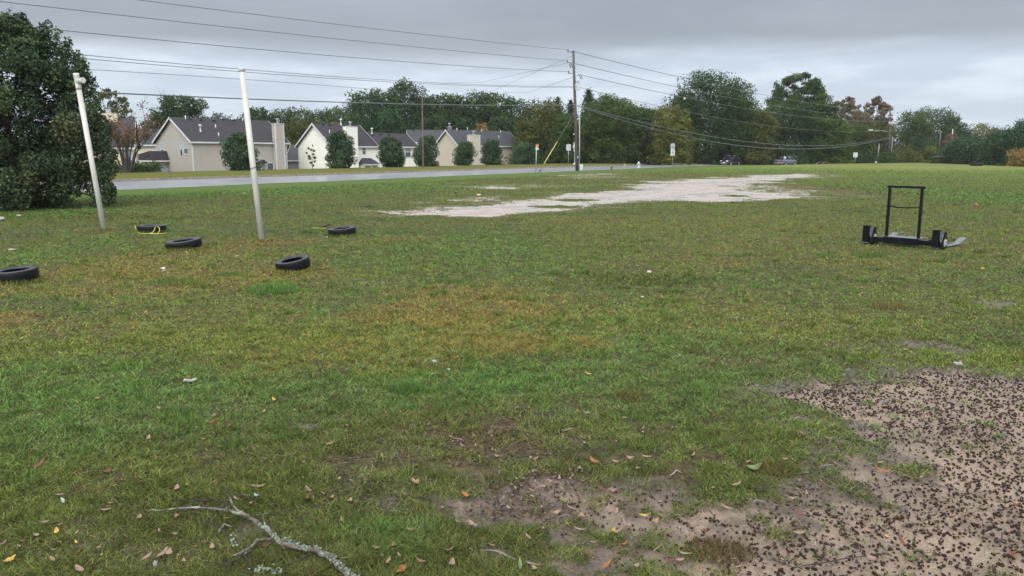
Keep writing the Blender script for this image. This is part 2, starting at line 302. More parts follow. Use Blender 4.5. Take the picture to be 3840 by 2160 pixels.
# ------------------------------------------------------------------ short grass as blades, denser near
def blades(x, y, hgt, wid, col, lean=.6):
    n = len(x); a = rng.uniform(0, 2 * np.pi, n); la = rng.uniform(0, 2 * np.pi, n); L = hgt * lean * rng.uniform(.1, 1.4, n)
    z = zground(x, y) - .004; r = np.hypot(x, y)
    z += (vnoise(x, y, .9, 81, 3) - .5) * .05 * (r < 60) + (vnoise(x, y, 9, 83, 3) - .5) * .02 * (r < 14)
    dx = np.cos(a) * wid / 2; dy = np.sin(a) * wid / 2; tx = x + np.cos(la) * L; ty = y + np.sin(la) * L
    V = np.stack([np.c_[x - dx, y - dy, z], np.c_[x + dx, y + dy, z], np.c_[tx + dx * .15, ty + dy * .15, z + hgt], np.c_[tx - dx * .15, ty - dy * .15, z + hgt]], 1).reshape(-1, 3)
    return V, np.repeat(col, 4, 0)
def grass():
    n = 1450000; lo, hi = math.log(2.3), math.log(125)
    r = np.concatenate([np.exp(rng.uniform(lo, hi, n)), np.exp(rng.uniform(lo, math.log(8.5), 520000))]); a = np.radians(rng.uniform(-37, 37, len(r))); ro = np.exp(rng.uniform(math.log(1.6), math.log(60), 520000)); ao = np.radians(rng.uniform(37, 66, 520000) * np.where(rng.random(520000) < .4, -1, 1)); r = np.concatenate([r, ro]); a = np.concatenate([a, ao]); n = len(r); x = r * np.sin(a); y = r * np.cos(a)
    t, w = tw(x, y); mud, sand = masks(x, y); c, dry, lush, dk = grass_colour(x, y, False)
    nz = vnoise(x, y, 5.5, 91, 4); nf = vnoise(x, y, 1.3, 93, 3)
    bare = np.clip(1.4 * (mud + (vnoise(x, y, 6, 95, 4) - .5) * 1.2) - .16, 0, 1) * .985
    bare = np.maximum(bare, np.clip(2.2 * (sand + (vnoise(x, y, 1.1, 97, 3) - .5) * .6) - .4, 0, 1))
    sparse = sstep(.54, .34, nz) * (.30 + .2 * sstep(8, 4, r) + .9 * blob(x, y, 1400, 1180, 420, 170, .5, 77)) * (1 - .7 * lush) * (1 - .4 * dry)
    keep = (rng.random(n) > bare) & (rng.random(n) > sparse) & (w < -.1) & (rng.random(n) < sstep(130, 70, r))
    x, y, r, c, dry, lush, nz, dk = (q[keep] for q in (x, y, r, c, dry, lush, nz, dk)); m = len(x)
    h = (.007 + .019 * rng.random(m) ** 1.6) * (1 + 1.0 * lush + .5 * dry + 1.1 * dk) * (.6 + .8 * nz); h *= np.where(r > 18, 1 + (np.minimum(r, 60) - 18) / 60, 1)
    wd = .0040 * np.clip(r / 3.2, 1, None) ** .92 * rng.uniform(.7, 1.4, m)
    dead = rng.random(m) < (.06 + .70 * dry); straw = np.where(rng.random((m, 1)) < .35, np.array([[.31, .235, .09]]), np.array([[.26, .205, .048]])); cl = vnoise(x, y, 11., 99, 2)[:, None]
    col = np.where(dead[:, None], straw * (.8 + (rng.uniform(.4, 1.2, m) - .8) * (1 - .5 * sstep(6, 22, r)))[:, None], c * (1 + (rng.uniform(.3, 2.0, m) - 1) * (1 - .55 * sstep(6, 22, r)))[:, None] * np.c_[rng.uniform(.8, 1.15, m), np.ones(m), rng.uniform(.7, 1.25, m)]) * (.6 + .8 * cl)
    V, C = blades(x, y, h, wd, col, 2.3)
    for px, py, wp in ((570, 873, 104), (690, 941, 132), (1100, 1024, 130), (1283, 887, 105), (62, 1066, 158), (390, 864, 22), (982, 908, 22)):
        p = G(px, py); R = wp / F * p[1] * .5; cy_ = p[1] + (R * .8 if wp > 50 else .0); cx_ = (px - 1920) / F * (cy_ * CP + H * SP); q = 900 if wp > 50 else 260; th = rng.uniform(0, 6.283, q); rr = R * (.97 if wp > 50 else 1.) + rng.exponential(.035, q); xx = cx_ + rr * np.cos(th); yy = cy_ + rr * np.sin(th); c3 = grass_colour(xx, yy)[0] * rng.uniform(.5, 1.4, (q, 1))
        V2, C2 = blades(xx, yy, rng.uniform(.03, .085, q), np.full(q, .012), c3, .7); V = np.concatenate([V, V2]); C = np.concatenate([C, C2])
    nc = 1500; rc = np.exp(rng.uniform(lo, math.log(45), nc)); ac = np.radians(rng.uniform(-36, 36, nc)); k = 46; X = np.repeat(rc * np.sin(ac), k) + rng.normal(0, 1, nc * k) * np.repeat(rng.uniform(.015, .06, nc), k) * np.sqrt(np.repeat(rc, k) / 4); Y = np.repeat(rc * np.cos(ac), k) + rng.normal(0, 1, nc * k) * np.repeat(rng.uniform(.015, .05, nc), k) * np.sqrt(np.repeat(rc, k) / 4)
    md, sd = masks(X, Y); cc, dd, ll, kk = grass_colour(X, Y, False); tone = np.repeat(rng.uniform(.55, 1.35, nc), k)[:, None] * rng.uniform(.6, 1.4, (nc * k, 1)); ok = (md < .5) & (sd < .15)
    V2, C2 = blades(X[ok], Y[ok], (np.repeat(rng.uniform(.03, .07, nc), k) * rng.uniform(.5, 1.2, nc * k))[ok], (.0036 * np.clip(np.hypot(X, Y) / 3.2, 1, None) ** .85)[ok], (cc * tone * np.array([.95, 1.05, .9]))[ok], .9); V = np.concatenate([V, V2]); C = np.concatenate([C, C2])
    me = np_mesh('grass', V, np.arange(len(V)).reshape(-1, 4), C); tag(link_mesh('grass', me, M_BLADE), kind='stuff')
grass()
# ------------------------------------------------------------------ road, kerb, verges
def strip(name, ws, zs, material, t0=-130, t1=255, dt=1.5, jit=None):
    ts = np.arange(t0, t1, dt); V = []
    for k, (w, z) in enumerate(zip(ws, zs)):
        ww = np.full(len(ts), w, float)
        if jit and jit[k]: ww += (vnoise(ts, ts * 0, .35, 5 + k, 4) - .5) * 2 * jit[k]
        x, y = road_xy(ts, ww); V.append(np.c_[x, y, zroad(ts) + z])
    n = len(ts); V = np.concatenate(V); i = np.arange(n - 1)
    Fc = np.concatenate([np.stack([k * n + i, k * n + i + 1, (k + 1) * n + i + 1, (k + 1) * n + i], -1)[:, ::-1] for k in range(len(ws) - 1)])
    return V, Fc
def build_road():
    t = NT('wet_asphalt'); p = t.pos(); n1 = t.noise(p, .5, 6, .65); n2 = t.noise(p, 30, 3)
    base = t.mix(t.ramp(n1, .35, .7), (.20, .20, .22), (.27, .27, .29)); base = t.mix(t.math('MULTIPLY', n2, .4), base, (.05, .05, .052)); base = t.mix(t.math('MULTIPLY', t.ramp(t.noise(p, .16, 3, .6), .52, .6), .25), base, (.12, .12, .125)); base = t.mix(t.math('MULTIPLY', t.ramp(t.math('ABSOLUTE', t.math('SUBTRACT', t.noise(p, .35, 6, .7), .5)), .012, .0), .6), base, (.05, .05, .05))
    rough = t.ramp(n1, .35, .65, .32, .42)
    m = t.fin(t.bsdf(base, rough, .9, 0, t.bump(n2, .05, .01), .15))
    V, Fc = strip('road', [0, RW / 3, RW / 2, 2 * RW / 3, RW], [0.0, .05, .07, .05, 0.0], m)
    tag(link_mesh('road', np_mesh('road', V, Fc), m, smooth=True), kind='structure')
    mc = mat('kerb_concrete', (.15, .125, .10), .8, 4, .3, grime=((.08, .06, .045), .8))
    for nm, ws, zs in (('kerb', [RW - .25, RW + .02, RW + .06, RW + .22], [.015, .03, .15, .155]),):
        V, Fc = strip(nm, ws, zs, mc); tag(link_mesh(nm, np_mesh(nm, V, Fc), mc), kind='structure')
    my = mat('road_paint', (.55, .53, .47), .5, 8, .3, c2=(.3, .29, .27))
    # worn centre markings
    for nm, w in (('lane_marking', 4.3), ('lane_marking', 8.7)):
        mb = MB()
        for t0 in np.arange(-60, 150, 12.):
            q = []
            for tt, ww in ((t0, w), (t0 + 3, w), (t0 + 3, w + .13), (t0, w + .13)):
                x, y = road_xy(tt, ww); q.append((x, y, float(zroad(tt)) + .056))
            mb.add(q, [(0, 1, 2, 3)])
        tag(mb.build(nm, my), kind='structure')
    t = NT('verge_grass'); p = t.pos(); a = t.noise(p, .8, 5, .6); b = t.noise(p, 6, 5, .65)
    c = t.mix(t.ramp(a, .35, .65), (.128, .112, .028), (.088, .108, .026)); c = t.mix(t.ramp(b, .5, .8), c, (.06, .055, .02))
    mv = t.fin(t.bsdf(c, .9, .05, 0, t.bump(b, .8, .1)))
    V, Fc = strip('verge', [RW + .2, RW + .8, RW + 4, RW + 9.5, RW + 12], [.15, .22, .3, .34, -.3], mv)
    tag(link_mesh('far_verge', np_mesh('verge', V, Fc), mv, smooth=True), kind='structure')
    t = NT('near_verge_grass'); p = t.pos(); a = t.noise(p, .5, 5, .6); b = t.noise(p, 5, 5, .65)
    c = t.mix(t.ramp(a, .35, .65), (.088, .122, .034), (.074, .124, .032)); c = t.mix(t.ramp(b, .45, .8), c, (.06, .075, .025))
    mn = t.fin(t.bsdf(c, .9, .05, 0, t.bump(b, .8, .1)))
    ts = np.arange(-130, 255, .8); rows = []
    for k, w in enumerate((-5.5, -4.2, -3., -1.6, -.5, .1, .25)):
        ww = w + (vnoise(ts, ts * 0, .22, 7, 4) - .5) * (0, .4, .5, .5, .5, .9, .9)[k]
        x, y = road_xy(ts, ww); z = np.maximum(zground(x, y), zroad(ts) - .02) + (-.04, .02, .05, .08, .1, .09, -.05)[k]; rows.append(np.c_[x, y, z])
    V = np.concatenate(rows); n = len(ts); i = np.arange(n - 1)
    Fc = np.concatenate([np.stack([k * n + i, k * n + i + 1, (k + 1) * n + i + 1, (k + 1) * n + i], -1)[:, ::-1] for k in range(6)])
    tag(link_mesh('near_verge', np_mesh('near_verge', V, Fc), mn, smooth=True), kind='structure')
build_road()
# ------------------------------------------------------------------ foliage
def leaves(P, Nn, size, col, asp=.62):
    n = len(P); Nn = Nn / np.maximum(1e-6, np.linalg.norm(Nn, axis=1, keepdims=True)); q = rng.normal(size=(n, 3)); T = np.cross(Nn, q); T /= np.maximum(1e-6, np.linalg.norm(T, axis=1, keepdims=True)); B = np.cross(Nn, T)
    s = (size * rng.uniform(.6, 1.35, n))[:, None]; bend = Nn * s * rng.uniform(-.15, .25, (n, 1))
    V = np.stack([P - T * s * .5, P + B * s * asp * .5 + bend * .6, P + T * s * .5, P - B * s * asp * .5 + bend * .6], 1).reshape(-1, 3)
    return V, np.repeat(col, 4, 0)
def cloud_mesh(name, V, C): return np_mesh(name, V, np.arange(len(V)).reshape(-1, 4), C)
def lobe_points(lobes, n, fill=.45, jag=.22):
    """points on and inside a set of ellipsoids (cx,cy,cz,rx,ry,rz); gives points, outward normals, lobe index"""
    L = np.array(lobes); vol = (L[:, 3] * L[:, 4] * L[:, 5]) ** .67; k = rng.choice(len(L), n, p=vol / vol.sum())
    d = rng.normal(size=(n, 3)); d /= np.linalg.norm(d, axis=1, keepdims=True)
    s = np.where(rng.random(n) < fill, rng.random(n) ** .45, 1.0) * (1 + rng.normal(0, jag, n) * .6)
    return L[k, :3] + d * s[:, None] * L[k, 3:], d, k
def crown_lobes(kind, hw, z0, z1, n):
    h = z1 - z0; out = []
    for i in range(n):
        u = (i + rng.random()) / n; a = rng.uniform(0, 2 * math.pi)
        if kind == 'round': prof = .96 if u < .58 else math.sqrt(max(.15, 1 - ((u - .58) / .46) ** 2.2)); lr = .235
        elif kind == 'cone': prof = max(.08, 1.05 - u) ** .75; lr = .30
        elif kind == 'column': prof = (.90 + .14 * math.sin(math.pi * min(1, u * 1.35 + .1))) * (1 if u < .62 else math.sqrt(max(.12, 1 - ((u - .62) / .42) ** 2))); lr = .34
        elif kind == 'umbrella': prof = .25 + .8 * sstep(.2, .65, u) * (1 - .5 * sstep(.8, 1, u)); lr = .17
        elif kind == 'vase': prof = .25 + .75 * u ** .8; lr = .26
        elif kind == 'airy': prof = math.sqrt(max(.1, 1 - (2 * u - 1) ** 2)); lr = .125
        else: prof = 1; lr = .35
        rr = prof * hw * math.sqrt(rng.uniform(.05, 1)) * (.84 if kind in ('round', 'airy', 'umbrella') else .76); r = hw * lr * rng.uniform(.7, 1.25) * (.55 + .45 * prof)
        out.append((rr * math.cos(a), rr * math.sin(a), z0 + h * u * .93 + h * .03, r, r, r * rng.uniform(.65, .95)))
        if kind == 'round' and i % 12 == 5 and u < .85: out.append((0, 0, z0 + h * u, hw * .62 * prof, hw * .5 * prof, h * .12))
    return out
def make_tree(name, label, loc, hw, top, kind, cols, nl=9000, leaf=.4, nlobes=46, z0=.12, trunk=None, group=None, bark=None, cat='tree', fill=.35, tr=None, bare=0, lobes=None, jag=.15):
    """cols: list of (rgb, weight); each lobe takes a mix so clumps differ"""
    root = thing(name, label, cat, loc, 0, group); zb = z0 * top
    L = lobes or crown_lobes(kind, hw, zb, top * .97, nlobes)
    if kind == 'cone' and not lobes:
        nb = 130; L = []; PP = []; kk = []
        for i in range(nb):
            u = .06 + .94 * (i + rng.random()) / nb; ln = hw * max(.04, (1.03 - u)) ** .95 * 1.3 * rng.uniform(.6, 1.12); a = i * 2.4 + rng.normal(0, .3); b0 = np.array([0, 0, top * u * .95]); e = b0 + np.array([ln * math.cos(a), ln * math.sin(a), ln * rng.uniform(.05, .55)]); m_ = max(6, int(nl / nb * (1.5 - u)))
            q = rng.uniform(.12, 1.05, (m_, 1)); PP.append(b0 + (e - b0) * q + rng.normal(0, .10 * ln + .12, (m_, 3)) * (.5 + q)); kk += [i] * m_; L.append((*e, ln * .2, ln * .2, ln * .2))
    if nl:
        if kind == 'cone' and not lobes: P = np.concatenate(PP); k = np.array(kk); nl = len(P); Nn = rng.normal(size=P.shape)
        else: P, Nn, k = lobe_points(L, nl, fill, .34 if kind == 'airy' else jag)
        P = P + rng.normal(0, .03 * hw * jag / .22, P.shape) * (rng.random((len(P), 1)) < .3); P[:, 2] = np.maximum(P[:, 2], .05); cs = np.array([c for c, _ in cols]); w = np.array([q for _, q in cols]); w = w / w.sum()
        lobe_c = rng.choice(len(cs), len(L), p=w); pick = np.where(rng.random(nl) < .7, lobe_c[k], rng.choice(len(cs), nl, p=w))
        lb = rng.uniform(.72, 1.3, len(L)); C = cs[pick] * (lb[k] * rng.uniform(.65, 1.4, nl))[:, None]
        Nn = Nn * .9 + rng.normal(0, .75, Nn.shape) + np.array([0, 0, .35])
        V, C = leaves(P, Nn, leaf * (1.25 if kind == 'cone' else 1), np.clip(C, 0, 1), .34 if kind == 'cone' else .62); link_mesh('crown', cloud_mesh('crown', V, C), M_LEAF, root)
    tr = tr or max(.08, hw * .06); mb = MB(); hh = top * (.72 if kind != 'cone' else .95); bend = rng.normal(0, .03 * top, 2) if kind not in ('cone', 'column') else (0, 0)
    mb.tube([(bend[0] * u * u, bend[1] * u * u, -.3 + (hh + .3) * u) for u in (0, .04, .2, .45, .75, 1)], [tr * 1.5, tr * 1.1, tr, tr * .75, tr * .45, tr * .12], 8)
    pickl = [L[i] for i in rng.choice(len(L), min(len(L), 9 if nl else 5), replace=False)]
    for c in pickl:
        zz = max(.1 * top, min(c[2] * .6, hh * .8)); u = zz / hh; b = np.array([bend[0] * u * u, bend[1] * u * u, zz]); e = np.array(c[:3]); mid = (b + e) / 2 + np.array([0, 0, .06 * top])
        mb.tube([b, mid, e], [tr * .42, tr * .26, tr * .07], 5, False)
        for _ in range(bare):
            e2 = e + rng.normal(0, 1, 3) * np.array(c[3:]) * 1.2 + np.array([0, 0, c[5] * .8]); mb.tube([mid * .4 + e * .6, (e + e2) / 2 + rng.normal(0, .1, 3) * c[3], e2], [tr * .14, tr * .08, tr * .03], 4, False)
    mb.build('trunk', bark or M_BARK, root)
    return root
K_DK = [((0.033, 0.062, 0.019), 4), ((0.044, 0.076, 0.020), 3), ((0.026, 0.050, 0.019), 3)]
K_MID = [((0.048, 0.079, 0.020), 4), ((0.063, 0.092, 0.023), 3), ((0.038, 0.066, 0.020), 3), ((0.081, 0.089, 0.023), .6)]
K_OLV = [((0.069, 0.081, 0.020), 4), ((0.052, 0.070, 0.019), 3), ((0.088, 0.088, 0.021), 2), ((0.084, 0.066, 0.021), .6)]
K_YEL = [((0.107, 0.114, 0.024), 4), ((0.078, 0.096, 0.021), 3), ((0.130, 0.121, 0.026), 2)]
K_RED = [((.135, .092, .055), 4), ((.115, .09, .045), 3), ((.15, .08, .055), 2), ((.085, .085, .036), 3)]
K_ORG = [((.26, .15, .05), 3), ((.20, .13, .05), 2), ((.12, .11, .04), 1)]
K_PIN = [((0.031, 0.066, 0.023), 4), ((0.041, 0.079, 0.026), 3), ((0.026, 0.053, 0.022), 2)]
K_YPN = [((.040, .078, .036), 4), ((.055, .092, .040), 3), ((.032, .060, .032), 2)]
K_PINK = [((.25, .085, .075), 3), ((.19, .075, .06), 2), ((.10, .09, .04), 1)]
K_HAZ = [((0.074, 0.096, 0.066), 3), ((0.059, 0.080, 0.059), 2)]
PAL = dict(dk=K_DK, mid=K_MID, olv=K_OLV, yel=K_YEL, red=K_RED, org=K_ORG, pin=K_PIN, ypn=K_YPN, pink=K_PINK, haz=K_HAZ)
# px centre, py top, half width px, distance, profile, palette, name, label
TREES = [
 (425, 318, 92, 132, 'airy', 'olv', 'tall_tree', 'thin tall tree with sparse grey green crown behind the chimney of the yellow house', 3400, .42, 4),
 (690, 346, 112, 142, 'umbrella', 'dk', 'spreading_oak', 'wide flat topped dark oak standing behind the grey sided house', 6500, .42, 5),
 (470, 432, 60, 150, 'round', 'dk', 'background_tree', 'low dark bushy tree under the sparse tree beside the yellow house', 4500, .5, 0),
 (590, 440, 62, 152, 'round', 'dk', 'background_tree', 'low dark bushy tree right below the leafless tree', 4500, .5, 0),
 (680, 448, 60, 155, 'round', 'mid', 'background_tree', 'low green tree under the wide flat topped oak', 4500, .5, 0),
 (770, 430, 60, 300, 'round', 'haz', 'distant_tree', 'hazy grey tree far away left of the far dark row', 1500, 1.1, 0),
 (838, 415, 70, 310, 'round', 'haz', 'distant_tree', 'hazy grey tree far away above the grey house roof, rounder and taller', 1700, 1.1, 0),
 (868, 438, 46, 230, 'round', 'yel', 'background_tree', 'small yellow green tree just above the grey house ridge', 2500, .6, 0),
 (972, 392, 66, 195, 'round', 'dk', 'background_tree', 'round dark tree rising right behind the leaning pipe without tee', 6000, .6, 0),
 (1050, 404, 72, 205, 'round', 'dk', 'background_tree', 'dark tree right of the round one, behind the grey house chimney', 4500, .6, 0),
 (1130, 396, 78, 205, 'round', 'mid', 'background_tree', 'mid green tree above the gap between grey and white houses', 4500, .6, 0),
 (1215, 400, 78, 205, 'round', 'dk', 'background_tree', 'dark tree above the left end of the white house', 4500, .6, 0),
 (1285, 390, 72, 200, 'round', 'mid', 'background_tree', 'mid green tree between the white house chimney and the dark pine wood', 4500, .6, 0),
 (1110, 446, 58, 152, 'round', 'olv', 'autumn_tree', 'yellowing tree standing between the grey and white houses', 5500, .4, 0),
 (1178, 432, 44, 156, 'round', 'olv', 'autumn_tree', 'olive brown tree behind the white house gable', 4500, .4, 0),
 (1258, 442, 32, 158, 'round', 'red', 'autumn_tree', 'small reddish tree peeking over the white house roof', 2500, .4, 0),
 (1362, 330, 80, 178, 'round', 'pin', 'pine_tree', 'dark pine at the left edge of the pine wood behind the white house', 5500, .5, 0),
 (1428, 318, 84, 182, 'round', 'pin', 'pine_tree', 'dark broad pine second from the left edge of the pine wood', 6500, .55, 0),
 (1522, 288, 92, 182, 'round', 'dk', 'tall_tree', 'tallest round topped dark tree in the wood behind the white house', 8500, .55, 0),
 (1605, 345, 76, 186, 'round', 'dk', 'background_tree', 'dark tree just right of the tallest round top, behind the thin far pole', 6500, .55, 0),
 (1672, 336, 76, 186, 'round', 'mid', 'background_tree', 'slightly greener tree in the dip of the wood right of the thin far pole', 6500, .55, 0),
 (1738, 350, 74, 184, 'round', 'dk', 'background_tree', 'dark lower tree of the wood above the tan house', 5500, .55, 0),
 (1795, 328, 86, 184, 'round', 'dk', 'background_tree', 'broad dark tree of the wood above the tan house ridge', 7000, .55, 0),
 (1868, 338, 82, 184, 'round', 'mid', 'background_tree', 'greener broad tree of the wood right of the tan house ridge', 6500, .55, 0),
 (1932, 354, 62, 182, 'round', 'pin', 'pine_tree', 'dark pine above the right end of the tan house', 5000, .5, 0),
 (1470, 400, 60, 172, 'round', 'pin', 'background_tree', 'low dark tree filling the wood behind the white house low roof', 5000, .5, 0),
 (1620, 420, 60, 172, 'round', 'dk', 'background_tree', 'low dark tree behind the rear roof', 5000, .5, 0),
 (1350, 420, 60, 170, 'round', 'pin', 'background_tree', 'low dark tree behind the white house main ridge', 5000, .5, 0),
 (1880, 430, 60, 170, 'round', 'dk', 'background_tree', 'low dark tree behind the tan house roof', 5000, .5, 0),
 (1805, 450, 38, 156, 'round', 'org', 'autumn_tree', 'small orange tree rising over the tan house ridge', 3000, .36, 0),
 (2045, 366, 100, 138, 'round', 'olv', 'broad_tree', 'large olive green tree left of the near utility pole', 9500, .38, 0),
 (1985, 440, 62, 134, 'round', 'olv', 'broad_tree', 'lower olive tree at the right gable of the tan house', 5500, .36, 0),
 (2115, 420, 66, 132, 'round', 'mid', 'broad_tree', 'green tree directly behind the guy wire', 6500, .36, 0),
 (2090, 352, 62, 160, 'cone', 'pin', 'pine_tree', 'feathery pine top left of the near utility pole', 4200, .42, 0),
 (2138, 362, 60, 158, 'cone', 'pin', 'pine_tree', 'short feathery pine top touching the near utility pole', 3600, .42, 0),
 (2204, 322, 80, 152, 'cone', 'pin', 'pine_tree', 'tallest feathery pine just right of the near utility pole', 5200, .42, 0),
 (2268, 342, 76, 154, 'round', 'mid', 'broad_tree', 'soft mid green tree second right of the near utility pole', 7500, .42, 0),
 (2326, 362, 78, 154, 'round', 'mid', 'broad_tree', 'soft mid green tree third right of the near utility pole', 7500, .42, 0),
 (2384, 388, 76, 154, 'round', 'mid', 'broad_tree', 'shorter mid green tree in the dip before the yellow green one', 6500, .42, 0),
 (2245, 366, 84, 136, 'round', 'mid', 'broad_tree', 'mid green leafy tree right behind the near utility pole', 7500, .36, 0),
 (2335, 384, 86, 138, 'round', 'mid', 'broad_tree', 'mid green leafy tree above the fire hydrant', 7500, .36, 0),
 (2430, 402, 80, 138, 'round', 'dk', 'broad_tree', 'darker low tree left of the yellow green one', 6000, .36, 0),
 (2512, 388, 78, 134, 'round', 'yel', 'yellow_green_tree', 'yellow green tree behind the speed limit sign', 8000, .36, 0),
 (2650, 258, 160, 158, 'round', 'dk', 'giant_tree', 'huge dark round tree, the tallest of the roadside wood', 17000, .42, 0),
 (2755, 345, 92, 156, 'round', 'dk', 'broad_tree', 'dark shoulder tree on the right flank of the huge round one', 9000, .42, 0),
 (2560, 330, 60, 160, 'round', 'mid', 'broad_tree', 'dark tree on the left flank of the huge round one', 6000, .42, 0),
 (2838, 398, 66, 154, 'round', 'olv', 'broad_tree', 'olive brown tree in the gap between the two tallest trees', 6500, .4, 0),
 (2975, 262, 122, 176, 'airy', 'mid', 'tall_tree', 'tall tree with a loose open top right of the huge round one', 9500, .5, 3),
 (2965, 372, 108, 170, 'round', 'dk', 'broad_tree', 'dark tree under the tall loose topped one, above the pickup', 9500, .45, 0),
 (3060, 345, 84, 176, 'round', 'dk', 'broad_tree', 'dark tree right of the tall loose topped one', 8000, .45, 0),
 (3100, 430, 84, 172, 'round', 'mid', 'broad_tree', 'lower mid green tree left of the far small sign', 7500, .45, 0),
 (3165, 352, 70, 225, 'airy', 'red', 'autumn_tree', 'thin rusty red tree behind the dark ones, left of its twin', 4200, .55, 4),
 (3272, 350, 72, 225, 'airy', 'red', 'autumn_tree', 'taller rusty red tree just left of the far utility pole', 4600, .55, 4),
 (3215, 405, 66, 215, 'round', 'red', 'autumn_tree', 'brownish tree below the two rusty red ones', 5500, .5, 0),
 (3195, 455, 74, 196, 'round', 'mid', 'broad_tree', 'green tree behind the far small white sign', 6500, .48, 0),
 (3290, 450, 66, 200, 'round', 'olv', 'broad_tree', 'olive tree behind the leaning grey pole', 6000, .48, 0),
 (3405, 408, 72, 226, 'round', 'mid', 'broad_tree', 'green tree just right of the far utility pole', 7000, .5, 0),
 (3492, 396, 84, 230, 'round', 'mid', 'broad_tree', 'broad green tree with a domed top above the blocking sled', 8500, .5, 0),
 (3562, 430, 46, 228, 'round', 'dk', 'broad_tree', 'dark tree on the right slope of the domed one', 4500, .5, 0),
 (3440, 500, 60, 206, 'cone', 'pin', 'pine_tree', 'young dark pine left of the blocking sled', 5000, .42, 0),
 (3562, 494, 40, 212, 'airy', 'pink', 'red_tree', 'small bright pinkish red tree above the blocking sled', 2600, .4, 3),
 (3610, 470, 50, 224, 'round', 'dk', 'broad_tree', 'dark tree right of the pinkish red one', 4200, .5, 0),
 (3670, 458, 60, 270, 'round', 'yel', 'autumn_tree', 'hazy yellowish tree below the far hill', 3200, .6, 0),
 (3745, 470, 56, 270, 'round', 'red', 'autumn_tree', 'hazy brown tree below the far hill', 3000, .6, 0),
 (3812, 478, 50, 270, 'round', 'org', 'autumn_tree', 'hazy orange tree below the far hill at the frame edge', 2600, .6, 0),
 (3625, 512, 78, 160, 'round', 'ypn', 'young_pine', 'bushy young pine between blocking sled and big flat tyre', 7500, .36, 0),
 (3705, 525, 62, 158, 'round', 'olv', 'young_tree', 'olive scrubby tree behind the big flat tyre', 5200, .36, 0),
 (3762, 486, 76, 150, 'round', 'ypn', 'young_pine', 'bushy young pine right of the big flat tyre', 8000, .36, 0),
 (3840, 440, 84, 146, 'round', 'ypn', 'young_pine', 'tall young pine cut by the right edge of the frame', 8500, .36, 0),
 (3836, 560, 50, 128, 'round', 'org', 'autumn_shrub', 'yellow brown shrub at the right edge of the frame', 3600, .3, 0),
 (3520, 545, 60, 200, 'round', 'mid', 'young_tree', 'green scrub tree directly behind the blocking sled', 4500, .42, 0),
]
for px, py, hwp, Y, kind, pal, nm, lab, nl, lf, bare in TREES:
    b = D(px, 600, Y); x, y = b[0], b[1]; zb = float(zground(x, y)); t = D(px, py, Y); sc = Y / F
    make_tree(nm, lab, (x, y, zb), hwp * sc * (1.16 if kind == 'round' and hwp < 110 else 1.04), t[2] - zb, kind, PAL[pal], int(nl * 1.9), lf * .86, 120 if kind == 'airy' else 140, z0=.30 if kind == 'umbrella' else (.32 if kind == 'airy' else .06), group='trees of the background', bare=bare, fill=.3)
# leafless tree
b = D(560, 600, 138); zb = float(zground(b[0], b[1])); make_tree('bare_tree', 'leafless grey tree left of the wide flat topped oak', (b[0], b[1], zb), 2.6, D(560, 345, 138)[2] - zb, 'vase', K_OLV, 140, .3, 22, z0=.35, bare=12, bark=M_BARKP, tr=.16)
# scrub along the far side of the road: low shrubs, each its own
sc_lab = ['low dark scrub behind the bus stop flag', 'low green scrub behind the guy wire guard', 'low dark scrub behind the square sign back', 'scrub right behind the near utility pole', 'scrub between the pole and the short stump', 'scrub behind the fire hydrant', 'scrub left of the speed limit sign', 'scrub just right of the speed limit sign', 'scrub left of the dark car', 'scrub behind the dark car',
          'scrub right of the dark car', 'scrub left of the pickup', 'scrub behind the pickup', 'scrub right of the pickup', 'scrub left of the far small white sign', 'scrub behind the far small white sign', 'scrub around the leaning grey pole', 'scrub at the foot of the far utility pole', 'scrub left behind the blocking sled', 'scrub right behind the blocking sled', 'scrub left of the big flat tyre']
for i, lab in enumerate(sc_lab):
    px = 2015 + i * 79; t = 0
    for tt in np.arange(20, 245, .5):
        x, y = road_xy(tt, RW + 14.5 + 2 * (i % 2)); q = proj(x, y, 0)[0]
        if q > px: break
    if i > 15: b = D(px, 600, 178 + 4 * (i % 3) - (22 if i > 19 else 0)); x, y = b[0], b[1]
    zb = float(zground(x, y)); Yd = y
    top = (2.6 if i % 3 else 3.8) - zb * .9; pal = (K_DK, K_MID, K_OLV, K_DK)[i % 4]
    make_tree('scrub_bush', lab + (', olive' if pal is K_OLV else ', dark green' if pal is K_DK else ', mid green'), (x, y, zb), 5.2, top, 'round', pal, 4200, .34, 30, z0=.02, tr=.08, group='scrub along the far roadside', cat='shrub')
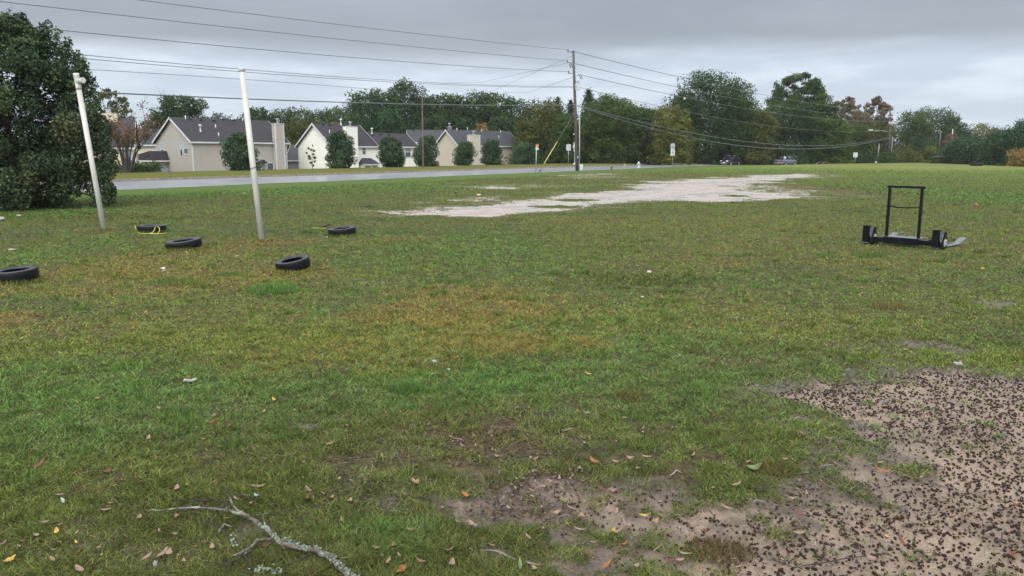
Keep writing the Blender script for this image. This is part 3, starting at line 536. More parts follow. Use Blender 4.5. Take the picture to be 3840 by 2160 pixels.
# ------------------------------------------------------------------ tight evergreen bushes on the far verge
def verge_at(px, w):
    for tt in np.arange(-40, 170, .1):
        x, y = road_xy(tt, w)
        if proj(x, y, .3)[0] > px: break
    return float(x), float(y)
def holly(px, hwp, pytop, lab, w=RW + 9.2):
    for tt in np.arange(-20, 150, .1):
        x, y = road_xy(tt, w)
        if proj(x, y, .3)[0] > px: break
    zb = .3 + float(zroad(tt)); top = D(px, pytop, y)[2] - zb; hw = hwp * y / F
    make_tree('holly_bush', lab, (x, y, zb), hw * .98, top, 'column', [((.044, .076, .036), 4), ((.058, .095, .042), 3), ((.036, .060, .033), 3)], 14000, .165, 70, z0=.0, tr=.1, group='clipped evergreens along the far verge', cat='bush', fill=.5, jag=.07)
holly(898, 70, 500, 'rounded dark evergreen in front of the grey house')
for px, hw, py, lab in ((1279, 60, 490, 'largest egg shaped evergreen, in front of the white house chimney'), (1467, 52, 510, 'evergreen in front of the white house low wing'), (1596, 52, 507, 'evergreen with the thin far pole rising in front of it'),
                        (1742, 48, 532, 'evergreen in front of the tan house gable, left of its chimney'), (1846, 44, 524, 'evergreen right of the tan house chimney'), (1962, 56, 536, 'broad shaggy evergreen, last of the row towards the bus stop')): holly(px, hw, py, lab)
# big dark tree at the left
def big_left_tree():
    global rng
    rng = np.random.default_rng(5)
    x, y = px_world(70, 792); L = []
    y += 1.8; x = (70 - 1920) / F * y
    for u in np.linspace(0, 1, 360):
        z = .3 + 5.7 * u; prof = float(np.interp(z, (.3, 1.15, 2.5, 3.6, 4.7, 5.4, 6.1), (2.75, 3.1, 3.1, 2.7, 2.1, 1.5, .8))); a = rng.uniform(0, 2 * math.pi); r = rng.uniform(.22, .5) * (1 - .35 * u); rr = max(.1, prof - r * .8) * math.sqrt(rng.uniform(.04, 1))
        L.append((rr * math.cos(a), rr * math.sin(a), z, r, r, r * 1.15))
    for px, py in ((25, 45), (105, 65), (172, 85), (232, 125), (285, 190), (320, 225), (60, 60), (140, 100), (340, 275), (370, 350), (400, 450), (425, 560), (420, 640), (410, 700), (380, 745)):    # spires and side tips of the outline
        for k in range(4):
            p = D(px - (10 * k if px > 300 else 0), py + 26 * k + 12, y); L.append((p[0] - x, rng.uniform(-.3, .3), p[2], .11 + .06 * k, .14 + .06 * k, .22))
    make_tree('dense_tree', 'big dark leafy tree with a few red leaves at the left edge of the field', (x, y, 0), 2.8, 6.0, 'round', [((.046, .072, .036), 10), ((.062, .092, .042), 8), ((.030, .048, .028), 6), ((.078, .092, .04), 2)], 110000, .105, z0=.05, tr=.16, lobes=L, fill=.35, jag=.16)
big_left_tree()
# multi-stem crape myrtle on the far verge
def crape():
    x, y = road_xy(15.5, RW + 10.2); x = (505 - 1920) / F * y / .99; root = thing('crape_myrtle', 'reddish brown thinning multi stem tree left of the grey house', 'tree', (x, y, .2)); mb = MB(); P = []; 
    top = D(520, 462, y)[2] - .2
    for i in range(11):
        a = i * 2.4; s = .35 + .65 * rng.random(); e = np.array([math.cos(a) * 2.6 * s, math.sin(a) * 1.8 * s, top * rng.uniform(.72, .98)]); m = e * np.array([.35, .35, .5]); mb.tube([(math.cos(a) * .12, math.sin(a) * .12, -.2), m, e * np.array([.7, .7, .8]), e], [.09, .06, .035, .01], 6, False)
        for j in range(9):
            b = m + (e - m) * rng.uniform(.1, 1); t = b + np.array([rng.normal(0, .55), rng.normal(0, .5), rng.uniform(.2, 1.0)]); mb.tube([b, (b + t) / 2 + rng.normal(0, .06, 3), t], [.022, .014, .006], 4, False); P += [t * u + b * (1 - u) for u in rng.uniform(.3, 1.05, 26)]
    P = np.array(P); P = P + rng.normal(0, .17, P.shape); C = np.array([(.17, .10, .055), (.12, .085, .05), (.20, .095, .05), (.10, .095, .045)])[rng.choice(4, len(P), p=[.35, .3, .15, .2])] * rng.uniform(.6, 1.3, (len(P), 1))
    hi = P[:, 2] > .75 * top; C[hi] = C[hi] * np.array([1.15, .9, .85]); V, C = leaves(P, rng.normal(size=P.shape), .14, C)
    link_mesh('crown', cloud_mesh('crown', V, C), M_LEAF, root); mb.build('trunk', M_BARK, root)
crape()
make_tree('young_tree', 'thin yellow green sapling in front of the white house', (*verge_at(1172, RW + 10.8), .2), .75, 2.75, 'airy', K_YEL, 420, .2, 12, z0=.12, bare=4, tr=.035, bark=M_BARKP)
for px, hw, lab in ((560, 1.7, 'low dark hedge left of the parked black car'), (470, 1.9, 'low scruffy hedge under the crape myrtle'), (400, 1.6, 'low dark hedge beside the big left tree')):
    yy = 64 + (px - 400) * .02; xx = (px - 1920) / F * yy / .995; make_tree('hedge_bush', lab, (xx, yy, .1), hw, .95, 'round', K_MID, 2600, .14, 26, z0=0, tr=.04, group='low hedges on the far verge', cat='hedge')
# ------------------------------------------------------------------ white pipes in the field
M_PIPE = mat('weathered_white_pipe', (.46, .45, .405), .45, 2.2, .08, grime=((.24, .21, .17), .6), bump=.05)
M_RUST = mat('dark_stain', (.06, .045, .035), .8)
M_GALV = mat('galvanised_steel', (.34, .35, .36), .45, 12, .15, metal=.6)
def pipe(px0, py0, px1, py1, lab, tee):
    b = G(px0, py0); t = D(px1, py1, b[1]); root = thing('leaning_pipe', lab, 'post', b, group='white leaning pipes'); d = Vector(t - b); L = d.length; dn = d.normalized(); q = d.to_track_quat('Z', 'Y').to_matrix().to_4x4()
    r = .057; MB().tube([dn * -.35, dn * (L if not tee else L - .34)], r, 28).build('pipe', M_PIPE, root)
    mb = MB()
    if tee:
        mb.lathe([(0, L - .36), (r * 1.12, L - .36), (r * 1.12, L - .30), (r * 1.05, L - .29), (r * 1.05, L - .06), (r * 1.12, L - .05), (r * 1.12, L), (r * .95, L), (r * .95, L - .05), (0, L - .05)], 28, q)
        c = dn * (L - .19); o = Vector((.8, -.45, .12)).normalized(); mb.tube([c, c + o * .15, c + o * .16, c + o * .22], [r * 1.02, r * 1.02, r * 1.12, r * 1.12], 24); mb.build('tee_fitting', M_PIPE, root)
    else:
        mb.lathe([(0, L - .02), (r * 1.07, L - .02), (r * 1.07, L + .04), (r * 1.0, L + .048), (0, L + .05)], 28, q); mb.build('end_cap', M_PIPE, root)
        c = dn * (L * .44); mb = MB(); mb.tube([c + q.to_3x3() @ Vector((math.cos(a) * (r + .006), math.sin(a) * (r + .006), .02 * math.sin(a))) for a in np.linspace(0, 2 * math.pi, 22)], .006, 5); mb.tube([c + q.to_3x3() @ Vector((-r, -.02, 0)), c + q.to_3x3() @ Vector((-r - .05, -.03, -.12))], .006, 5); mb.build('wire_loop', M_RUST, root)
    mb = MB(); X = q.to_3x3()
    for u, a, s in (((.80, -1.55, .03), (.10, -1.35, .022), (.045, -1.2, .03)) if tee else ((.20, -1.5, .05), (.17, -1.75, .03), (.155, -1.3, .025))):
        p = dn * (L * u); n = X @ Vector((math.cos(a), math.sin(a), 0)); e = n.cross(dn); k = [p + n * (r + .002) + e * s * .6 * math.cos(w) + dn * s * (1.5 if not tee else .7) * math.sin(w) for w in np.linspace(0, 2 * math.pi, 9)[:-1]]; MB().add(k, [tuple(range(8))]).build('stain', M_RUST, root)
pipe(390, 864, 285, 275, 'white leaning pipe topped by a tee fitting, in front of the big dark tree', True)
pipe(982, 908, 907, 265, 'taller looking white leaning pipe with a flat cap and a wire loop', False)
# ------------------------------------------------------------------ tyres
M_TREAD = mat('tyre_tread', (.007, .0075, .009), .45, 20, .3, spec=.18, bump=.25, bscale=90); M_WALL = mat('wet_tyre_sidewall', (.018, .019, .022), .3, 20, .3, spec=.45)
def tyre(px, py, width_px, lab, tilt=(0, 0), drop=.0, depth=None, h=.155, ri=.62, group='tyres lying in the field'):
    p = G(px, py); R = width_px / F * p[1] * .5; p[1] += R * .8; p[0] = (px - 1920) / F * (p[1] * CP + H * SP); root = thing('old_tyre', lab, 'tyre', (p[0], p[1], h * .5 + drop), group=group, rot=(tilt[0], tilt[1], random.random() * 6)); root.rotation_mode = 'XYZ'
    root.rotation_euler = (tilt[0], tilt[1], 0); k = h / .21; n = 48
    tread = []
    for z in np.linspace(-.083, .083, 12): tread.append((R * (1 - .018 * (abs(z) / .083) ** 3), z * k))
    prof = [(R * .955, -.098 * k)] + tread + [(R * .955, .098 * k)]
    g = MB(); pr = []
    for i, (r, z) in enumerate(prof):                  # circumferential grooves
        pr.append((r, z))
        if 2 <= i < len(prof) - 3 and i % 3 == 0: zz = prof[i + 1][1]; pr += [(r, z + .2 * (zz - z)), (r - .012, z + .25 * (zz - z)), (r - .012, z + .75 * (zz - z)), (r, z + .8 * (zz - z))]
    g.lathe(pr, n).build('tread', M_TREAD, root)
    for sg in (1, -1):
        w = [(R * .955, .098), (R * .9, .104), (R * .82, .105), (R * .815, .108), (R * .78, .108), (R * .775, .104), (R * .70, .096), (R * (ri + .015), .088), (R * ri, .075), (R * ri, .065), (R * (ri + .03), .06), (R * .85, .075), (R * .93, .06)]
        MB().lathe([(r, z * k * sg) for r, z in (w if sg > 0 else w[::-1])], n).build('sidewall', M_WALL, root)
    MB().lathe([(R * .94, .07 * k), (R * .95, 0), (R * .94, -.07 * k)], n).build('inner_liner', M_TREAD, root)
    return root
tyre(570, 873, 104, 'black tyre with yellow rope looped in front, nearest to the leaning pipe with a tee')
tyre(690, 941, 132, 'black tyre tilted a little, just left of the capped leaning pipe', (.07, -.10), .025)
tyre(1100, 1024, 130, 'black tyre tilted towards the viewer, right of and nearer than the capped pipe', (.13, -.15), .035)
tyre(1283, 887, 105, 'black tyre with a black strap and yellow rope on its left side', (.05, -.08), .015)
tyre(62, 1066, 158, 'black tyre cut by the left edge of the frame', (.07, -.05), .015, h=.165)
tyre(3661, 622, 42, 'large flat tractor tyre on the far crest of the field', h=.44, ri=.5)
M_ROPE = mat('yellow_rope', (.38, .36, .06), .6, 60, .2); M_STRAP = mat('black_strap', (.02, .02, .022), .6)
def rope(name, lab, pts, r, m, cat='rope'):
    P = [np.array([*px_world(a, b), .02 + h]) for a, b, h in pts]; n = len(P); Q = []
    for i in range(n - 1):                              # Catmull-Rom
        a, b, c, d = P[max(i - 1, 0)], P[i], P[i + 1], P[min(i + 2, n - 1)]
        for u in np.linspace(0, 1, 6)[:-1]: Q.append(.5 * (2 * b + (c - a) * u + (2 * a - 5 * b + 4 * c - d) * u * u + (3 * b - a - 3 * c + d) * u ** 3))
    tag(MB().tube(Q + [P[-1]], r, 6).build(name, m), lab, cat)
rope('yellow_rope', 'yellow rope lying in loops in front of the tyre near the tee topped pipe', [(508, 858, .05), (514, 872, .0), (535, 879, .0), (572, 877, .01), (588, 872, .13), (600, 874, .06), (588, 880, 0), (560, 879, 0), (600, 880, .0), (626, 877, 0)], .009, M_ROPE)
rope('yellow_rope', 'straight yellow rope trailing left from the strapped tyre', [(1172, 859, 0), (1190, 858, 0), (1206, 859, 0), (1222, 860, .01)], .009, M_ROPE)
rope('tow_strap', 'black strap lying left of the tyre beside the straight yellow rope', [(1192, 856, 0), (1212, 855, .01), (1222, 853, .02), (1238, 852, .05)], .022, M_STRAP, 'strap')
# ------------------------------------------------------------------ football sled on the right
M_BLK = mat('black_paint', (.006, .0065, .008), .3, 5, .3, spec=.22); M_SKI = mat('worn_steel_plate', (.10, .105, .115), .34, 14, .35, spec=.5, grime=((.05, .04, .035), .7)); M_BOLT = mat('pale_metal_disc', (.30, .29, .275), .4, 20, .1)
def football_sled():
    a0 = G(3252, 914); b0 = G(3512, 936); ang = math.atan2(b0[1] - a0[1], b0[0] - a0[0]); Wd = math.hypot(*(b0 - a0)[:2]); root = thing('football_sled', 'black steel push sled with a tall bar frame, standing on the field at right', 'training sled', a0, ang)
    k = Wd / 1.33; xl, xr = .37 * k, .98 * k; hT = 1.12
    MB().box((.04, -.05, .06), (Wd - .04, .05, .155)).build('cross_beam', M_BLK, root, .006)
    MB().box((xl - .03, .05, .165), (xr + .03, .30, .18)).box((xl - .03, -.05, .157), (xr + .03, .05, .18)).build('tray', M_SKI, root, .004)
    MB().box((xl - .03, -.056, .045), (xr + .03, -.051, .175)).build('skirt', M_BLK, root)
    for x in (xl, xr): MB().box((x - .024, -.024, .18), (x + .024, .024, hT)).build('upright', M_BLK, root, .004)
    MB().box((xl - .05, -.024, hT), (xr + .05, .024, hT + .045)).build('top_bar', M_BLK, root, .008)
    zm = .755; MB().tube([(xl, 0, zm + .015), (xl + .2 * k, 0, zm - .006), (xr - .2 * k, 0, zm), (xr, 0, zm + .02)], .013, 8).build('middle_bar', M_BLK, root)
    MB().box(((xl + xr) / 2 + .05, -.02, zm - .06), ((xl + xr) / 2 + .06, -.01, zm)).build('hook', M_BLK, root)
    for i, x in enumerate((0, Wd)):
        s = [(-.06, 0), (.06, 0), (.05, .36), (-.06, .37)]
        m = MB()
        for (xa, xb, ya, yb) in ((-.055, .055, -.115, -.107), (-.055, .055, -.02, -.012), (-.055, -.047, -.107, -.02), (.047, .055, -.107, -.02)): m.box((x + xa, ya, .03), (x + xb, yb, .37))
        sh = m.build('socket', M_BLK, root)
        m = MB(); m.prism([(-.07, .03), (.15, .03), (.13, .12), (.06, .345), (-.05, .345), (-.06, .2)], .07, 'x', x + .062); m.build('gusset_block', M_BLK, root, .006)
        MB().add([(x + .062, -.062, .34), (x + .132, -.062, .34), (x + .118, -.073, .19), (x + .092, -.078, .13), (x + .062, -.073, .19)], [(0, 4, 3, 2, 1)]).build('gusset_plate', M_SKI, root)
        q = Matrix.Translation((x + .133, .03, .13)) @ Matrix.Rotation(math.pi / 2, 4, 'Y')
        MB().lathe([(0, .004), (.03, .004), (.032, .010), (.05, .010), (.052, .004), (.072, .004), (.076, .0), (.076, -.002)], 24, q).build('emblem_disc', M_BOLT, root)
        # runner: flat plate that turns up at its far end
        prof = [(-.14, .004), (.92, .004), (.98, .012), (1.28, .105), (1.28, .118), (.98, .025), (.92, .017), (-.14, .017)]
        MB().prism([(q0, q1 + .028) for q0, q1 in prof], .13, 'x', x - .065).build('runner', M_SKI, root)
        sg = 1 if i == 0 else -1
        MB().tube([(x + sg * .09, .02, .10), (x + sg * (xl - .05 if i == 0 else Wd - xr - .05), .2, .2)], .012, 6).build('brace', M_SKI, root)
        MB().box((x + sg * .06, -.03, .15), (x + sg * .14, .06, .18)).build('bracket', M_BLK, root)
football_sled()
def far_sled():
    b = G(3524, 613); w = 3.5; root = thing('blocking_sled', 'wide dark blocking sled with a curved top rail, far away on the crest', 'training sled', b, -.1)
    MB().tube([(-w / 2, 0, 1.22), (-w * .3, -.1, 1.36), (0, -.12, 1.40), (w * .2, -.1, 1.32), (w * .38, -.05, 1.42), (w / 2, .1, 1.62)], [.06, .09, .09, .07, .08, .05], 8).build('top_rail', mat('worn_grey_pad', (.09, .10, .10), .4), root)
    MB().box((-w * .42, .25, .45), (w * .42, .33, .55)).box((-w * .42, .25, .95), (w * .42, .33, 1.03)).build('rear_beam', M_BLK, root)
    for x in (-1.5, -.95, -.25, .35, 1.0, 1.45): MB().tube([(x, 0, .08), (x, 0, 1.32)], .05, 6).build('upright', M_BLK, root)
    for x in (-1.3, .1, 1.3): MB().box((x - .62, -.5, .02), (x + .62, .6, .14)).box((x - .5, -.48, .14), (x + .5, -.1, .2)).build('base_plate', M_BLK, root, .03)
far_sled()
# ------------------------------------------------------------------ utility poles and wires
M_POLE = mat('weathered_pole_wood', (.085, .066, .052), .85, 3, .3, bump=.5, bscale=18); M_WIRE = mat('wire_grey', (.12, .125, .13), .5); M_CABLE = mat('dark_cable', (.11, .115, .12), .4); M_INS = mat('insulator_grey', (.10, .11, .12), .4); M_PVC = mat('grey_box', (.42, .43, .43), .5)
PB = G(2165, 641); PY = PB[1]
def pole_pt(px, py): return D(px, py, PY)
def utility_pole():
    root = thing('utility_pole', 'tall dark wooden utility pole with a pale transformer box beside the road', 'utility pole', PB, group='utility poles')
    top = pole_pt(2150, 190) - PB; MB().tube([(0, 0, -.5), Vector(top) * .5, top], [.20, .165, .125], 12).build('pole', M_POLE, root)
    for i, (py, px2, py2) in enumerate(((196, 2130, 189), (236, 2128, 229), (276, 2133, 270))):
        f = (641 - py) / 451; a = Vector(top) * f; e = Vector(pole_pt(px2, py2) - PB); MB().tube([a, e * .9 + a * .1 + Vector((0, 0, -.12)), e], [.04, .03, .05], 6).lathe([(0, -.16), (.05, -.16), (.09, -.1), (.06, -.07), (.09, -.02), (.06, .02), (.09, .06), (.04, .1), (0, .1)], 10, Matrix.Translation(e)).build('insulator_arm', M_INS, root)
    for px, py in ((2138, 247), (2176, 290)): c = Vector(pole_pt(px, py) - PB); MB().tube([c + Vector((-.10, 0, .22)), c + Vector((.10, 0, -.22))], .05, 6).tube([c + Vector((.06, 0, .30)), c + Vector((.26, 0, -.15))], .04, 6).tube([c + Vector((-.1, 0, .22)), Vector(top) * ((641 - py + 5) / 451)], .025, 5).build('fuse_cutout', M_INS, root)
    c = Vector(pole_pt(2164, 326) - PB) + Vector((.02, -.22, 0)); MB().box((c.x - .24, c.y - .2, c.z - .36), (c.x + .24, c.y + .12, c.z + .36)).build('transformer_box', mat('pale_box', (.36, .375, .375), .5), root, .03)
    mb = MB()
    for s in (-.15, 0, .15): mb.tube([(c.x + s, c.y, c.z + .36), (c.x + s, c.y, c.z + .62)], .035, 6)
    mb.build('bushing', M_INS, root)
    MB().tube([(.22, -.05, 0), Vector(pole_pt(2172, 400) - PB) + Vector((.05, -.05, 0))], .045, 8).build('conduit', M_PVC, root)
    MB().box((-.06, -.215, 1.35), (.06, -.20, 1.6)).build('number_tag', M_GALV, root)
utility_pole()
FPB = np.array([*D(3334, 607, 192)[:2], -.6])
def far_pole():
    root = thing('utility_pole', 'far dark utility pole with transformers and a street lamp arm, on the right', 'utility pole', FPB, group='utility poles'); t = D(3339, 403, FPB[1]) - FPB
    MB().tube([(0, 0, -1), t], [.24, .17], 10).build('pole', M_POLE, root)
    for py in (422, 440):
        z = (D(3338, py, FPB[1]) - FPB)[2]; MB().tube([(0, 0, z), (-1.0, -.3, z + .2)], .07, 6).build('insulator_arm', mat('pale_arm', (.45, .45, .44), .5), root)
    z = (D(3338, 462, FPB[1]) - FPB)[2]
    for x in (-.75, -.35, .62): MB().tube([(x, -.25, z - .35), (x, -.25, z + .3)], .19, 8).build('transformer', M_PVC, root)
    z = (D(3338, 497, FPB[1]) - FPB)[2]; arm = D(3262, 488, FPB[1]) - FPB
    lam = MB().tube([(0, 0, z), (-2.2, -.2, z + .35), (arm[0] + .5, -.3, arm[2])], .06, 6).build('lamp_arm', M_GALV, root); MB().box((arm[0] - .45, -.5, arm[2] - .1), (arm[0] + .5, -.1, arm[2] + .1)).build('lamp_head', mat('pale_lamp', (.7, .7, .68), .4), lam, .04)
    MB().tube([(.3, -.2, .0), (.3, -.2, 6.6)], .06, 6).build('conduit', M_GALV, root)
far_pole()
b = D(3290, 608, 186); b[2] = float(zground(b[0], b[1])); t = D(3297, 538, 186) - b; tag(MB().tube([b + np.array([0, 0, -1]), b + t * .5, b + t], [.17, .14, .12], 8).build('stub_pole', mat('grey_wood', (.23, .22, .20), .8)), 'short leaning grey pole left of the far utility pole', 'pole')
b = np.array([*D(1586, 600, 92)[:2], .3]); t = D(1583, 352, 92); tag(MB().tube([b - np.array([0, 0, 1]), b, t], [.11, .11, .075], 8).build('thin_pole', M_POLE), 'thin bare dark pole on the far verge in front of an evergreen', 'pole'); THIN = t
W0 = PB[:2]
def fit_wire(name, lab, anchor, pix, d, r, m, smin=0., smax=110., grp='wires on the utility poles', deg=2):
    """wire in the vertical plane through the anchor (pixel or point) along direction d, fitted to pixels, hung as a parabola"""
    a = pole_pt(*anchor) if len(anchor) == 2 else np.array(anchor); d = np.array(d) / np.hypot(*d); S_ = [0.]; Z = [a[2]]; wt = [6.]
    for px, py in pix:
        r_ = ray(px, py); k = r_[0] / r_[1]; s = (a[0] - k * a[1]) / (k * d[1] - d[0]); y = a[1] + s * d[1]; S_.append(s); Z.append(H + r_[2] * y / r_[1]); wt.append(1.)
    c = np.polyfit(S_, Z, min(deg, len(S_) - 1), w=wt); ss = np.linspace(smin, smax, 60)
    return tag(MB().tube([(a[0] + d[0] * s, a[1] + d[1] * s, np.polyval(c, s)) for s in ss], r, 5).build(name, m), lab, 'wire', grp)
dl = -U
fit_wire('power_line', 'topmost wire running left from the near utility pole', (2130, 187), [(1450, 113), (520, 0)], dl, .02, M_WIRE)
fit_wire('power_line', 'second wire from the top running left from the near pole', (2128, 228), [(1490, 169), (900, 107), (0, 5)], dl, .02, M_WIRE)
fit_wire('power_line', 'third wire from the top running left from the near pole', (2133, 269), [(1490, 227), (894, 182), (186, 107)], dl, .02, M_WIRE)
fit_wire('power_line', 'upper of the close pair of wires running left at transformer height', (2160, 324), [(1490, 303), (900, 258), (305, 206)], dl, .017, M_WIRE)
fit_wire('power_line', 'lower of the close pair of wires running left at transformer height', (2160, 327), [(1490, 309), (900, 268), (312, 220)], dl, .017, M_WIRE)
fit_wire('power_line', 'faint thin wire running left from the thin far pole', tuple(THIN), [(1320, 319), (1030, 315), (330, 258)], -U, .02, M_WIRE, 0, 70)
fit_wire('phone_cable', 'thick low cable running left from the near pole', (2163, 393), [(1583, 391), (900, 371), (370, 346)], dl, .036, M_CABLE)
dr = FPB[:2] - W0; LR = float(np.hypot(*dr))
fit_wire('power_line', 'topmost wire running right from the near pole to the far pole', (2152, 193), [(2520, 288), (2808, 349), (3139, 394), (3320, 421)], dr, .03, M_WIRE, 0, LR)
fit_wire('power_line', 'second wire from the top running right from the near pole', (2156, 238), [(2520, 329), (2738, 370), (2940, 401), (3149, 424), (3320, 441)], dr, .03, M_WIRE, 0, LR)
fit_wire('power_line', 'third wire from the top running right, carrying a small white box', (2166, 278), [(2500, 357), (2732, 399), (2997, 435), (3200, 449), (3330, 458)], dr, .03, M_WIRE, 0, LR)
fit_wire('power_line', 'fourth wire from the top running right across the dark trees', (2166, 326), [(2563, 422), (2798, 462), (3119, 488), (3330, 489)], dr, .026, M_WIRE, 0, LR)
fit_wire('phone_cable', 'upper of the two thick low cables running right', (2168, 396), [(2500, 482), (2758, 523), (3030, 548), (3200, 538), (3330, 516)], dr, .04, M_CABLE, 0, LR, deg=3)
fit_wire('phone_cable', 'lower of the two thick low cables running right, with splice boxes', (2170, 398), [(2420, 482), (2500, 496), (2732, 538), (2964, 557), (3090, 556), (3200, 546), (3330, 521)], dr, .05, M_CABLE, 0, LR, deg=3)
M_VENT0 = mat('black_box', (.012, .012, .014), .5)
def plane_pt(px, py): r_ = ray(px, py); k = r_[0] / r_[1]; d = dr / LR; s = (W0[0] - k * W0[1]) / (k * d[1] - d[0]); y = W0[1] + s * d[1]; return np.array([k * y, y, H + r_[2] * y / r_[1]])
for px, py, nm, lab, c, s in ((2428, 483, 'splice_box', 'small black splice box hanging on the low cable, nearer of two', M_VENT0, .34), (2582, 513, 'splice_box', 'small black splice box hanging on the low cable, farther of two', M_VENT0, .3), (2567, 369, 'line_marker', 'small white box on the third wire in front of the huge tree', mat('white_marker', (.5, .5, .5), .5), .11)):
    p = plane_pt(px, py); tag(MB().box((p[0] - s, p[1] - s * .6, p[2] - .16), (p[0] + s, p[1] + s * .6, p[2] + .16 if s > .25 else p[2] + .14)).build(nm, c, None, .05), lab, 'box')
for a, e, lab in (((2152, 207), (1700, 372), 'thin wire going back left from the top of the near pole'), ((2128, 236), (1640, 312), 'thin wire going back left from the second arm of the near pole'), ((2160, 286), (1880, 346), 'thin wire going back left from the third arm of the near pole')):
    p = pole_pt(*a); q = D(*e, 165); tag(MB().tube([p, (p + q) / 2 - np.array([0, 0, .9]), q], .018, 5).build('power_line', M_WIRE), lab, 'wire', 'wires on the utility poles')
def guy():
    a = pole_pt(2163, 408); e = G(2020, 648); root = thing('guy_wire', 'slanting guy wire with a yellow plastic guard left of the near pole', 'guy wire', e); v = Vector(a - e)
    MB().tube([(0, 0, 0), v], .018, 5).build('cable', M_WIRE, root); MB().tube([v * .13, v * .46], .045, 8).build('guard', mat('yellow_plastic', (.42, .37, .12), .5, 3, .1), root); MB().tube([(0, 0, -.2), v * .05], .06, 6).build('anchor', M_RUST, root)
guy()
# ------------------------------------------------------------------ signs and street furniture
def text_mesh(name, s, size, loc, mat_, parent, rot=(math.pi / 2, 0, 0), sx=1.0, bold=0):
    c = bpy.data.curves.new(name, 'FONT'); c.body = s; c.size = size; c.align_x = 'CENTER'; c.align_y = 'CENTER'; c.extrude = .001; c.offset = bold
    o = bpy.data.objects.new('tmp_text', c); COL.objects.link(o); dg = bpy.context.evaluated_depsgraph_get(); me = bpy.data.meshes.new_from_object(o.evaluated_get(dg)); bpy.data.objects.remove(o); me.name = name
    me.materials.clear(); t = link_mesh(name, me, mat_, parent); t.location = loc; t.rotation_euler = rot; t.scale = (sx, 1, 1); return t
M_WHITE = mat('sign_white', (.46, .48, .49), .4, 3, .05); M_INK = mat('sign_ink', (.015, .016, .02), .5); M_SIGNBACK = mat('aluminium_sign_back', (.36, .37, .385), .45, 3, .1)
def speed_sign():
    b = G(2522, 627); root = thing('speed_limit_sign', 'white speed limit 45 sign on a thin post beside the road', 'sign', b, -.2); Y = b[1]; k = Y / F
    MB().tube([(0, .03, -.3), (-.06, .03, 86 * k)], .035, 6).build('post', M_GALV, root); z1 = 87 * k; w = 15 * k / 2; zm = 64.5 * k; z0 = 42.5 * k
    p1 = MB().box((-w - .06, -.02, zm + .01), (w - .06, 0, z1)).build('speed_panel', M_WHITE, root); p2 = MB().box((-w - .04, -.02, z0), (w - .04, 0, zm - .015)).build('lower_panel', M_WHITE, root)
    m = MB()
    for q in (((-w - .04, -.024, zm + .03), (w - .08, -.021, zm + .05)), ((-w - .04, -.024, z1 - .04), (w - .08, -.021, z1 - .02)), ((-w - .04, -.024, zm + .05), (-w - .02, -.021, z1 - .04)), ((w - .10, -.024, zm + .05), (w - .08, -.021, z1 - .04))): m.box(*q)
    m.build('border', M_INK, p1)
    text_mesh('lettering', 'SPEED', .20, (-.06, -.025, z1 - .15), M_INK, p1, sx=.85); text_mesh('lettering', 'LIMIT', .17, (-.06, -.025, z1 - .33), M_INK, p1, sx=.85); text_mesh('numerals', '45', .50, (-.06, -.025, zm + .28), M_INK, p1, bold=.008)
    for i, (ww, zz) in enumerate(((.10, .66), (.20, .42), (.15, .18))): # blurred unreadable lines
        m = MB(); n = 6 if i == 1 else 4
        for j in range(n): m.box((-.04 - ww + 2 * ww * j / n, -.024, z0 + zz * (zm - z0) - .0 + .02), (-.04 - ww + 2 * ww * (j + .72) / n, -.0205, z0 + zz * (zm - z0) + .115))
        m.build('worn_lettering', M_INK, p2)
speed_sign()
def back_sign():
    x, y = verge_at(2131, RW + 1.5); b = np.array([x, y, .22]); root = thing('road_sign', 'grey back of a square road sign on a post across the road', 'sign', b, .1); k = y / F
    MB().tube([(0, 0, -.3), (0, 0, 78 * k)], .04, 6).build('post', M_GALV, root); MB().box((-8.5 * k, -.06 + .1, 54 * k), (8.5 * k, -.03 + .1, 77 * k)).build('sign_panel', M_SIGNBACK, root)
    MB().box((-.03, .035, 54 * k), (.03, .04, 77 * k)).build('rail', M_GALV, root)
back_sign()
def bus_stop():
    b = G(2009, 648); root = thing('bus_stop_sign', 'bus stop flag sign with an orange top on a thin grey post', 'sign', b); k = b[1] / F
    MB().tube([(0, 0, -.3), (.06, 0, 98 * k)], .042, 8).build('post', M_GALV, root); w = 5 * k; x = 4.5 * k
    MB().box((x - w, -.03, 96 * k), (x + w * 1.15, -.005, 104 * k)).build('orange_band', mat('sign_orange', (.62, .16, .06), .45, 5, .1), root)
    MB().box((x - w, -.03, 93.5 * k), (x + w, -.005, 96 * k - .003)).build('teal_band', mat('sign_teal', (.08, .17, .22), .45), root); p = MB().box((x - w, -.03, 83 * k), (x + w, -.005, 93.5 * k - .003)).build('white_panel', mat('sign_pale', (.62, .66, .70), .45), root)
    m = MB()
    for i, z in enumerate((91, 88.5, 86, 84.5)): m.box((x - w * .7, -.034, z * k - .04), (x + w * (.6, .75, .4, .65)[i], -.031, z * k))
    m.build('worn_lettering', mat('sign_blue_grey', (.22, .26, .34), .5), p)
bus_stop()
